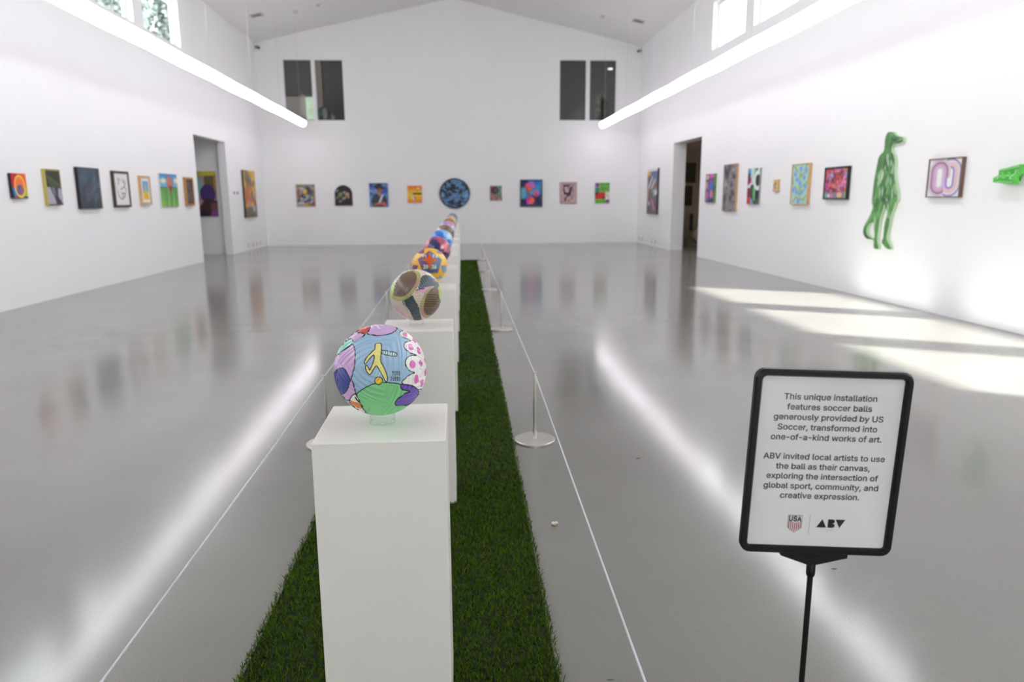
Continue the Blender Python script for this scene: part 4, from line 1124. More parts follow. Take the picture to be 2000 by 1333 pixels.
def ico_dirs():
    v = np.array([(a, b, c) for a in (-1, 1) for b in (-1, 1) for c in (-1, 1)], float)
    return v / np.linalg.norm(v[0])
def make_ball(k, P, nu, nv, amp, lam, m, tilt):
    """sphere whose paint is laid on along the axis that looks down the row"""
    c = ball_centre(k)
    d = (CAM - c).normalized(); e1 = (CR - d * CR.dot(d)).normalized(); e2 = d.cross(e1)
    D = (CAM - c).length / RB
    th = np.linspace(0, np.pi, nv + 1); ph = np.linspace(0, 2 * np.pi, nu, endpoint=False)
    T, F = np.meshgrid(th[1:-1], ph, indexing='ij')
    n = np.stack([np.sin(T) * np.cos(F), np.sin(T) * np.sin(F), np.cos(T)], -1).reshape(-1, 3)
    n = np.concatenate([n, [[0, 0, 1], [0, 0, -1]]])
    nd = n @ np.array(d); n1 = n @ np.array(e1); n2 = n @ np.array(e2)
    s = 1.0 / (D - np.abs(nd)) * math.sqrt(D * D - 1)
    u, v = np.clip(n1 * s, -1, 1), np.clip(n2 * s, -1, 1)
    A = np.minimum(P.linear() * 1.1, .9); H, W = A.shape[:2]
    fx = np.clip((u + 1) / 2 * W - .5, 0, W - 1.001); fy = np.clip((1 - v) / 2 * H - .5, 0, H - 1.001)
    i, j = fx.astype(int), fy.astype(int); a, b = (fx - i)[:, None], (fy - j)[:, None]
    col = (A[j, i] * (1 - a) + A[j, i + 1] * a) * (1 - b) + (A[j + 1, i] * (1 - a) + A[j + 1, i + 1] * a) * b
    R = np.array(Euler(tilt).to_matrix())
    q = np.sort(np.arccos(np.clip(n @ (ico_dirs() @ R.T).T, -1, 1)), axis=1)
    seam = (q[:, 1] - q[:, 0]) / 2 * RB
    w = np.sin(2 * np.pi * seam / lam)
    rad = RB + amp * np.clip(w * 1.8, -1, 1) - .0012 * np.exp(-(seam / .0016) ** 2)
    co = n * rad[:, None]
    M = nv - 1
    idx = np.arange(M * nu).reshape(M, nu)
    nx = np.roll(idx, -1, 1)
    f = np.stack([idx[:-1], idx[1:], nx[1:], nx[:-1]], -1).reshape(-1, 4)
    top = np.stack([np.full(nu, M * nu), idx[0], nx[0], nx[0]], -1); bot = np.stack([np.full(nu, M * nu + 1), nx[-1], idx[-1], idx[-1]], -1)
    # poles as triangles: separate mesh call keeps quads only, so split the cap ring
    F4 = f
    me = bpy.data.meshes.new('soccer_ball')
    tri = np.concatenate([top[:, :3], bot[:, :3]])
    me.vertices.add(len(co)); me.vertices.foreach_set('co', co.astype(np.float32).ravel())
    tot = np.concatenate([np.full(len(F4), 4), np.full(len(tri), 3)]).astype(np.int32)
    li = np.concatenate([F4.ravel(), tri.ravel()]).astype(np.int32)
    me.loops.add(len(li)); me.loops.foreach_set('vertex_index', li)
    me.polygons.add(len(tot))
    me.polygons.foreach_set('loop_start', np.concatenate([[0], np.cumsum(tot)[:-1]]).astype(np.int32)); me.polygons.foreach_set('loop_total', tot)
    me.update(calc_edges=True); me.validate()
    at = me.color_attributes.new('pigment', 'FLOAT_COLOR', 'POINT')
    at.data.foreach_set('color', np.concatenate([col, np.ones((len(col), 1))], 1).astype(np.float32).ravel())
    me.polygons.foreach_set('use_smooth', np.ones(len(tot), bool))
    me.materials.append(m)
    o = bpy.data.objects.new('soccer_ball', me); COL.objects.link(o); o.location = c
    return o

M_BALL = paint_mat('painted_ball', .3, .3)
M_BALLG = paint_mat('glossy_painted_ball', .26, .3)
GB = 'painted soccer balls on the plinths'
# --- ball 1
BK = (26, 26, 28)
P = Paint(820, 820, (156, 188, 215), 31)
def Z1(p): return ((p[0] - 652.5) / 1180 + .5, (p[1] - 652.5) / 1180 + .5)
def rg(pts, col, lw=13, smooth=1):
    q = [Z1(p) for p in pts]
    for _ in range(smooth): q = chaikin(q)
    P.poly(q, col)
    if lw: P.line(q, lw / 1180, BK, closed=True)
LIL = (204, 168, 212)
rg([(290, 310), (322, 370), (330, 470), (320, 600), (300, 690), (276, 770), (312, 850), (344, 962), (300, 985), (255, 1060), (180, 1010), (90, 880), (40, 740), (30, 620), (60, 500), (120, 430), (200, 380), (260, 340)], LIL)
rg([(330, 150), (460, 178), (425, 220), (365, 258), (300, 300), (220, 260), (280, 190)], LIL)
rg([(500, 84), (600, 40), (760, 40), (872, 104), (842, 145), (772, 180), (640, 205), (540, 200), (466, 180), (500, 140)], LIL)
rg([(335, 165), (400, 100), (500, 70), (518, 105), (494, 150), (457, 180), (400, 174)], (206, 72, 66))
rg([(225, 262), (292, 246), (297, 292), (262, 340), (195, 388), (122, 440), (60, 510), (80, 420), (150, 340)], (122, 206, 186))
rg([(60, 700), (92, 655), (150, 624), (197, 636), (228, 692), (272, 775), (256, 832), (228, 922), (176, 970), (132, 950), (85, 860), (60, 770)], (56, 68, 152))
rg([(345, 958), (302, 972), (264, 1030), (262, 1075), (330, 1145), (420, 1210), (500, 1240), (432, 1150), (388, 1068)], (232, 232, 232))
P.poly([Z1(p) for p in [(268, 1045), (320, 1062), (388, 1090), (424, 1142), (412, 1164), (335, 1128), (272, 1086)]], (232, 132, 44))
rg([(980, 140), (930, 134), (892, 158), (894, 192), (930, 226), (990, 246), (1060, 268), (1000, 276), (956, 300), (953, 350), (990, 402), (1058, 440), (1128, 466), (1060, 460), (1000, 482), (970, 540), (980, 612), (1030, 670), (1106, 688), (1040, 712), (970, 762), (912, 838), (1080, 862), (1150, 925), (1300, 850), (1320, 600), (1280, 400), (1180, 250), (1080, 170)], (234, 232, 228), 11, 1)
for x, y, a, b, r in ((965, 190, 34, 22, .6), (1085, 268, 18, 42, -.5), (1040, 352, 34, 46, -.5), (1145, 400, 20, 50, -.4), (1066, 582, 38, 54, 0), (1173, 566, 22, 50, -.2), (1115, 778, 33, 60, .15), (1190, 828, 20, 52, .2), (1233, 685, 12, 50, .1), (1229, 520, 12, 45, -.1)):
    P.ell(*Z1((x, y)), a / 1180, b / 1180, (216, 112, 182), r)
rg([(340, 965), (420, 908), (500, 860), (580, 830), (700, 814), (830, 826), (908, 838), (1000, 900), (1150, 960), (1160, 1050), (1040, 1150), (900, 1230), (780, 1280), (640, 1290), (500, 1270), (440, 1160), (385, 1060), (362, 1005)], (126, 206, 138))
rg([(906, 838), (1000, 846), (1080, 865), (1146, 920), (1146, 975), (1094, 1050), (1022, 1112), (910, 1124), (848, 1116), (836, 1080), (880, 1030), (960, 968), (1050, 928), (980, 926), (920, 906)], (106, 78, 178))
P.line([Z1(p) for p in ((330, 1010), (385, 1075), (440, 1165), (490, 1225))], 11 / 1180, BK)
rg([(664, 394), (720, 405), (862, 428), (866, 462), (845, 478), (740, 462), (664, 442)], (236, 238, 238), 10)
for x in range(676, 860, 30):
    P.poly([Z1(p) for p in ((x, 398 + (x - 665) * .16), (x + 15, 400 + (x - 665) * .16), (x + 13, 444 + (x - 665) * .17), (x - 2, 441 + (x - 665) * .17))], (72, 152, 168))
P.line([Z1(p) for p in [(664, 394), (720, 405), (855, 427), (866, 440), (862, 468), (845, 478), (740, 462), (664, 442)]], 10 / 1180, BK, closed=True)
rg([(580, 335), (588, 306), (650, 303), (664, 330), (662, 400), (656, 470), (650, 540), (692, 612), (738, 720), (744, 800), (715, 808), (690, 750), (640, 655), (597, 590), (560, 650), (525, 714), (500, 712), (462, 650), (456, 600), (475, 590), (496, 622), (510, 664), (528, 630), (550, 575), (568, 520), (570, 456), (545, 470), (500, 520), (462, 578), (438, 570), (448, 530), (490, 470), (540, 415), (578, 390)], (238, 222, 134), 12)
P.ell(*Z1((630, 795)), 55 / 1180, 55 / 1180, BK); P.ell(*Z1((630, 795)), 47 / 1180, 47 / 1180, (228, 186, 22)); P.ring(*Z1((630, 795)), 50 / 1180, 50 / 1180, 13 / 1180, BK)
LET = {'Y': [[(0, 0), (.5, .5)], [(1, 0), (.5, .5), (.4, 1)]], 'O': [[(.5, 0), (.05, .3), (.1, .85), (.5, 1), (.9, .75), (.9, .25), (.5, 0)]], 'F': [[(.1, 1), (.1, 0), (.9, 0)], [(.1, .5), (.7, .45)]],
       'E': [[(.9, 0), (.1, 0), (.1, 1), (.9, 1)], [(.1, .5), (.7, .5)]], 'R': [[(.1, 1), (.1, 0), (.8, .05), (.85, .4), (.1, .55), (.9, 1)]], 'I': [[(.5, 0), (.5, 1)]], 'A': [[(0, 1), (.5, 0), (1, 1)], [(.2, .65), (.8, .65)]],
       '2': [[(.05, .2), (.5, 0), (.95, .25), (.1, 1), (1, 1)]], '0': [[(.5, 0), (0, .5), (.5, 1), (1, .5), (.5, 0)]], '6': [[(.85, 0), (.2, .45), (.1, .8), (.5, 1), (.9, .75), (.5, .5), (.15, .7)]]}
def write(Pt, text, x, y, w, h, gap, lw, col, tr, slant=0.0):
    for ch in text:
        for st in LET.get(ch, []):
            Pt.line([tr((x + p[0] * w, y + p[1] * h + slant * (x + p[0] * w))) for p in st], lw, col)
        x += w + gap
write(P, 'YOYO', 804, 668, 18, 60, 9, 7 / 1180, BK, Z1)
write(P, 'FERRO', 787, 745, 17, 50, 8, 7 / 1180, BK, Z1)
o = make_ball(0, P, 720, 360, .0009, .0125, M_BALL, (.62, .25, .5))
tag(o, 'soccer ball painted light blue with a yellow running figure, on the nearest plinth', 'soccer ball', GB)
# --- ball 2
P = Paint(460, 460, (214, 204, 190), 32)
def Z2(p): return ((p[0] - 674.5) / 1146 + .5, (p[1] - 660.6) / 1146 + .5)
def p2(pts, col, al=1.0):
    q = chaikin(chaikin([Z2(p) for p in pts])); P.poly(q, col, al)
p2([(100, 720), (260, 780), (380, 800), (560, 1140), (600, 1220), (400, 1160), (200, 960)], (206, 186, 180)); p2([(150, 880), (330, 1010), (480, 1160), (420, 1170), (230, 1010)], (206, 160, 180), .8)
p2([(790, 245), (880, 200), (990, 215), (1090, 300), (1200, 410), (1200, 520), (1100, 480), (1040, 455), (900, 490), (700, 540), (760, 400)], (84, 96, 106)); p2([(780, 250), (900, 200), (980, 260), (840, 420), (770, 420)], (70, 84, 86))
p2([(690, 545), (900, 488), (1060, 455), (1020, 530), (930, 570), (860, 640), (760, 650), (640, 640)], (218, 160, 190)); p2([(610, 650), (740, 590), (840, 600), (800, 760), (750, 920), (690, 890), (640, 780)], (212, 196, 178)); P.line([Z2(p) for p in ((680, 560), (760, 525), (860, 515))], .02, (60, 64, 74))
p2([(600, 640), (640, 760), (700, 860), (735, 890), (700, 905), (752, 940), (752, 1060), (805, 1190), (780, 1260), (620, 1260), (540, 1060), (455, 955), (390, 880), (360, 780), (440, 765)], (52, 70, 74)); p2([(600, 1000), (740, 980), (800, 1190), (640, 1250)], (74, 82, 96), .7); P.line([Z2(p) for p in ((400, 800), (430, 900), (520, 1020), (600, 1190))], .012, (210, 210, 204))
p2([(200, 370), (230, 420), (200, 560), (150, 730), (70, 730), (80, 560), (130, 420)], (172, 198, 104)); p2([(1190, 420), (1290, 560), (1300, 720), (1228, 830), (1175, 720), (1165, 560)], (172, 198, 104))
p2([(520, 90), (690, 100), (780, 180), (790, 280), (745, 420), (680, 545), (560, 690), (420, 780), (300, 805), (180, 770), (130, 715), (200, 560)], (172, 166, 110)); p2([(690, 320), (780, 290), (740, 420), (670, 540), (600, 560)], (184, 140, 120), .8)
p2([(200, 420), (330, 215), (470, 130), (570, 115), (660, 150), (700, 230), (695, 340), (625, 480), (500, 630), (380, 705), (210, 695), (155, 665)], (112, 92, 70)); p2([(330, 470), (560, 330), (690, 300), (620, 480), (480, 640), (370, 690), (280, 690)], (110, 82, 78), .7)
p2([(930, 520), (1060, 470), (1000, 560), (900, 740), (870, 900), (870, 1060), (940, 1140), (1060, 1110), (1000, 1190), (880, 1190), (790, 1110), (745, 960), (790, 770), (860, 640)], (172, 166, 110)); p2([(760, 940), (850, 960), (870, 1080), (960, 1160), (870, 1190), (790, 1110)], (192, 140, 140), .8)
p2([(1050, 480), (1180, 480), (1192, 700), (1240, 830), (1180, 960), (1040, 1120), (920, 1125), (848, 1050), (838, 930), (880, 760), (940, 620)], (104, 84, 64)); p2([(960, 560), (1180, 480), (1190, 640), (940, 650)], (134, 100, 96), .7)
for i in range(6):
    y = 650 + i * 52
    P.line([Z2(p) for p in ((900 - i * 8, y), (980, y + 12), (1040, y - 4), (1150, y + 20))], .016, (60, 44, 30), .85); P.line([Z2(p) for p in ((900 - i * 8, y + 22), (1000, y + 30), (1140, y + 36))], .012, (150, 124, 80), .7)
o = make_ball(1, P, 440, 220, .0009, .0095, M_BALLG, (.5, .1, .7))
tag(o, 'soccer ball marbled brown, slate and olive, on the second plinth', 'soccer ball', GB)
# --- ball 3
P = Paint(320, 320, (246, 178, 30), 33)
def Z3(p): return ((p[0] - 1059) / 298 + .5, (p[1] - 531) / 298 + .5)
def p3(pts, col, al=1.0): P.poly([Z3(p) for p in pts], col, al)
p3([(1060, 402), (1162, 478), (1128, 588), (1088, 596), (1000, 585), (956, 478)], (108, 66, 116)); p3([(1060, 402), (1162, 478), (1128, 588), (1075, 596)], (96, 120, 156)); p3([(1000, 550), (1128, 560), (1128, 592), (1000, 585)], (76, 82, 120), .8)
p3([(1058, 410), (1074, 462), (1128, 484), (1080, 506), (1062, 572), (1042, 506), (988, 480), (1042, 462)], (214, 92, 14))
for q, c in (([(918, 520), (964, 530), (945, 566), (905, 562)], (112, 40, 100)), ([(1150, 532), (1192, 524), (1202, 576), (1166, 592)], (112, 150, 180)), ([(950, 418), (1018, 388), (1010, 428), (975, 432)], (130, 62, 120)), ([(1112, 402), (1155, 408), (1168, 434), (1128, 428)], (130, 120, 156)), ([(970, 625), (1020, 605), (1060, 640), (1000, 670)], (112, 40, 100)), ([(1100, 640), (1150, 610), (1170, 640)], (112, 150, 180))):
    p3(q, c)
CRM = (216, 224, 206)
write(P, 'FI', 1000, 440, 14, 20, 5, .022, CRM, Z3); write(P, 'FA', 1086, 440, 16, 22, 6, .022, CRM, Z3)
write(P, '20', 1006, 524, 16, 30, 6, .024, CRM, Z3); write(P, '26', 1076, 524, 16, 30, 6, .024, CRM, Z3)
o = make_ball(2, P, 320, 160, .0005, .0125, M_BALL, (.1, .6, .2))
tag(o, 'yellow soccer ball with a purple pentagon and orange star, on the third plinth', 'soccer ball', GB)
# --- balls 4 to 11
def small_ball(k, bg, fn, label, m=M_BALL):
    P = Paint(150, 150, bg, 40 + k)
    fn(P)
    o = make_ball(k, P, 200, 100, .0004, .0125, m, (.3 * k, .2, .1 * k))
    tag(o, label, 'soccer ball', GB)
def b4(P):
    P.blots(30, [(200, 110, 130), (160, 100, 150), (120, 60, 110), (210, 80, 90)], .05, .12); P.ell(.36, .42, .28, .3, (46, 40, 92), soft=.1); P.ell(.35, .38, .06, .05, (110, 116, 170)); P.ell(.74, .42, .13, .14, (226, 120, 130)); P.ell(.7, .4, .06, .07, (236, 190, 190)); P.ell(.78, .72, .16, .15, (48, 34, 70)); P.ell(.74, .9, .1, .06, (200, 50, 70)); P.ell(.1, .42, .08, .12, (206, 60, 80)); P.line([(.2, .12), (.1, .35)], .1, (206, 110, 120)); P.blots(12, [(150, 110, 180), (90, 60, 120)], .02, .05, (.5, .5, .95, .95))
def b5(P): P.blots(26, [(150, 196, 236), (180, 206, 230), (60, 120, 214)], .06, .14, soft=.5); P.ell(.4, .3, .2, .2, (46, 116, 206), rot=.6); P.ell(.8, .55, .1, .1, (60, 110, 206))
def b6(P): P.put(P.noise(14, 9) > .5, (110, 84, 66), .8); P.ell(.16, .26, .12, .11, (232, 206, 200), soft=.4); P.ell(.1, .45, .1, .1, (206, 160, 140), soft=.4); P.blots(10, [(140, 110, 92)], .04, .1, soft=.5)
def b7(P): P.blots(16, [(176, 196, 226), (190, 206, 230), (150, 190, 226)], .08, .16, soft=.4); P.poly([(.2, .1), (.5, 0), (.85, .1), (.9, .3), (.6, .2), (.3, .2)], (190, 130, 190)); P.ell(.8, .25, .12, .06, (200, 90, 150))
def b8(P): P.blots(24, [(150, 130, 70), (96, 84, 40), (190, 150, 90), (206, 130, 90)], .05, .12)
def b9(P): P.blots(24, [(224, 214, 190), (230, 150, 126), (190, 170, 130), (110, 104, 90)], .05, .12)
def b10(P): P.blots(24, [(206, 214, 222), (90, 96, 104), (120, 140, 160)], .05, .12)
def b11(P): P.blots(24, [(74, 76, 82), (120, 110, 100), (150, 156, 164)], .04, .09)
small_ball(3, (150, 84, 120), b4, 'soccer ball with a big navy spot on pink and purple, on the fourth plinth')
small_ball(4, (110, 166, 226), b5, 'soccer ball clouded in bright and pale blue, on the fifth plinth')
small_ball(5, (122, 94, 76), b6, 'bronze brown soccer ball with a pale pink spot, on the sixth plinth', M_BALLG)
small_ball(6, (170, 186, 220), b7, 'lavender and sky blue soccer ball, on the seventh plinth')
small_ball(7, (128, 112, 62), b8, 'olive gold soccer ball, on the eighth plinth')
small_ball(8, (206, 190, 160), b9, 'cream and coral mottled soccer ball, on the ninth plinth')
small_ball(9, (160, 166, 172), b10, 'grey and white mottled soccer ball, on the tenth plinth')
small_ball(10, (96, 94, 96), b11, 'charcoal mottled soccer ball, on the farthest plinth')

# ---------------------------------------------------------------- low barrier: posts and cord
PR = [(.335, .35), (.405, 3.795), (.431, 7.256), (.452, 10.564), (.485, 13.407), (.501, 15.95)]
PL = [(-.722, .35), (-.733, 3.83), (-.739, 7.44), (-.725, 10.60), (-.705, 13.45), (-.69, 15.95)]
PHT = .394
def make_post():
    t = thing('barrier_post', '', '', (0, 0, 0))
    bm = bmesh.new(); add_lathe(bm, [(0, 0), (.110, 0), (.113, .002), (.113, .013), (.110, .016), (.012, .017), (0, .017)], 64)
    link_bm('base', bm, M_STEEL, t, False)
    bm = bmesh.new(); add_lathe(bm, [(.0095, .016), (.0095, PHT - .004)], 24)
    link_bm('pole', bm, M_STEEL, t, True)
    bm = bmesh.new(); add_lathe(bm, [(0, PHT - .004), (.0105, PHT - .004), (.0105, PHT - .001), (.009, PHT), (0, PHT)], 24)
    link_bm('cap', bm, M_STEEL, t)
    return t
proto = make_post()
def copy_tree(o):
    c = o.copy(); COL.objects.link(c)
    for ch in o.children:
        d = ch.copy(); COL.objects.link(d); d.parent = c
    return c
first = True
POSN = ['out of frame', 'nearest in view', 'second in view', 'third in view', 'fourth in view', 'at the far end']
for side, pl in (('right', PR), ('left', PL)):
    for (x, y), w_ in zip(pl, POSN):
        o = proto if first else copy_tree(proto)
        first = False
        o.location = (x, y, 0)
        tag(o, 'low steel post along the %s edge of the turf, %s' % (side, w_), 'barrier post', 'low steel posts along the turf')
M_CORD = mat('white_elastic_cord', (218, 216, 224), .6, var=.02, scale=40)
def cord(pts, label):
    bm = bmesh.new()
    P_ = []
    for a, b in zip(pts[:-1], pts[1:]):
        for s in np.linspace(0, 1, 9)[:-1]:
            P_.append((a[0] + (b[0] - a[0]) * s, a[1] + (b[1] - a[1]) * s, PHT - .010 - .006 * math.sin(math.pi * s)))
    P_.append((pts[-1][0], pts[-1][1], PHT - .010))
    add_tube(bm, P_, .0028, 8)
    tag(link_bm('elastic_rope', bm, M_CORD, None, True), label, 'cord', 'white cords strung between the low posts')
cord(PR, 'white cord strung along the right side of the turf')
cord(PL, 'white cord strung along the left side of the turf')
cord([PL[-1], PR[-1]], 'white cord strung across the far end of the turf')

# ---------------------------------------------------------------- sign on a stand
SRZ = -.09915
t = thing('sign_stand', 'black framed floor sign with printed text beside the turf', 'sign', (.5652, 1.044, 0), SRZ)
bm = bmesh.new(); add_lathe(bm, [(0, 0), (.135, 0), (.14, .004), (.14, .009), (.02, .016), (.02, .03), (0, .03)], 48)
link_bm('base', bm, M_BLACK, t)
bm = bmesh.new(); add_lathe(bm, [(.0046, .025), (.0046, .73)], 20); link_bm('pole', bm, M_BLACK, t, True)
bm = bmesh.new(); add_lathe(bm, [(0, .712), (.0062, .712), (.0072, .716), (.0072, .748), (0, .748)], 24); link_bm('socket', bm, M_BLACK, t, True)
SW, SH = .240, .302
panel = bpy.data.objects.new('sign_panel', None)
def rrect(w, h, r, n=7):
    out = []
    for cx, cz, a0 in ((w / 2 - r, h / 2 - r, 0), (-w / 2 + r, h / 2 - r, 90), (-w / 2 + r, -h / 2 + r, 180), (w / 2 - r, -h / 2 + r, 270)):
        for i in range(n):
            a = math.radians(a0 + 90 * i / (n - 1)); out.append((cx + r * math.cos(a), cz + r * math.sin(a)))
    return out
TILT = Matrix.Translation((.0018, -.011, .91)) @ Matrix.Rotation(.0313, 4, 'Y')
def panel_part(name, bm, m, smooth=False, par=None, norm=True):
    o = link_bm(name, bm, m, None, smooth, norm); o.parent = par or t
    if par is None: o.matrix_local = TILT
    return o
bm = bmesh.new()
loops = [(SW - .004, SH - .004, .014, .006), (SW, SH, .016, .003), (SW, SH, .016, -.006), (SW - .005, SH - .005, .0145, -.010), (SW - .017, SH - .017, .010, -.010), (SW - .022, SH - .022, .0075, -.006), (SW - .022, SH - .022, .0075, -.002)]
rings = [[bm.verts.new((p[0], y, p[1])) for p in rrect(w, h, r)] for w, h, r, y in loops]
for a, b in zip(rings[:-1], rings[1:]):
    for i in range(len(a)):
        bm.faces.new((a[i], a[(i + 1) % len(a)], b[(i + 1) % len(b)], b[i]))
bm.faces.new(rings[0])
panel_part('frame', bm, M_BLACK)
bm = bmesh.new()
PWD, PHT2 = SW - .0235, SH - .0235
add_prism(bm, [(-PWD / 2, -PHT2 / 2), (PWD / 2, -PHT2 / 2), (PWD / 2, PHT2 / 2), (-PWD / 2, PHT2 / 2)], -.0022, .002, 'y')
M_PAPER = mat('poster_paper', (246, 245, 244), .7, var=.008)
poster = panel_part('poster', bm, M_PAPER)
bm = bmesh.new()
bm.faces.new([bm.verts.new((p[0], -.0042, p[1])) for p in rrect(SW - .0225, SH - .0225, .0072)])
panel_part('cover_sheet', bm, glass_mat('clear_cover_sheet', (.97, .97, .97), .8, .08))
bm = bmesh.new()
add_prism(bm, [(-.0547, -.149), (.0512, -.149), (.0515, -.1555), (.0045, -.1685), (-.0125, -.1685), (-.0545, -.1545)], -.0085, .005, 'y')
panel_part('bracket', bm, M_BLACK)
M_INKTXT = mat('dark_slate_ink', (36, 39, 48), .7, var=.02)
M_REDINK = mat('muted_red_ink', (188, 92, 108), .7, var=.02)
M_NAVY = mat('navy_ink', (44, 58, 84), .7, var=.02)
M_LOGO = mat('black_ink', (30, 29, 28), .7, var=.02)
M_RULE = mat('grey_rule_ink', (150, 152, 164), .7, var=.02)
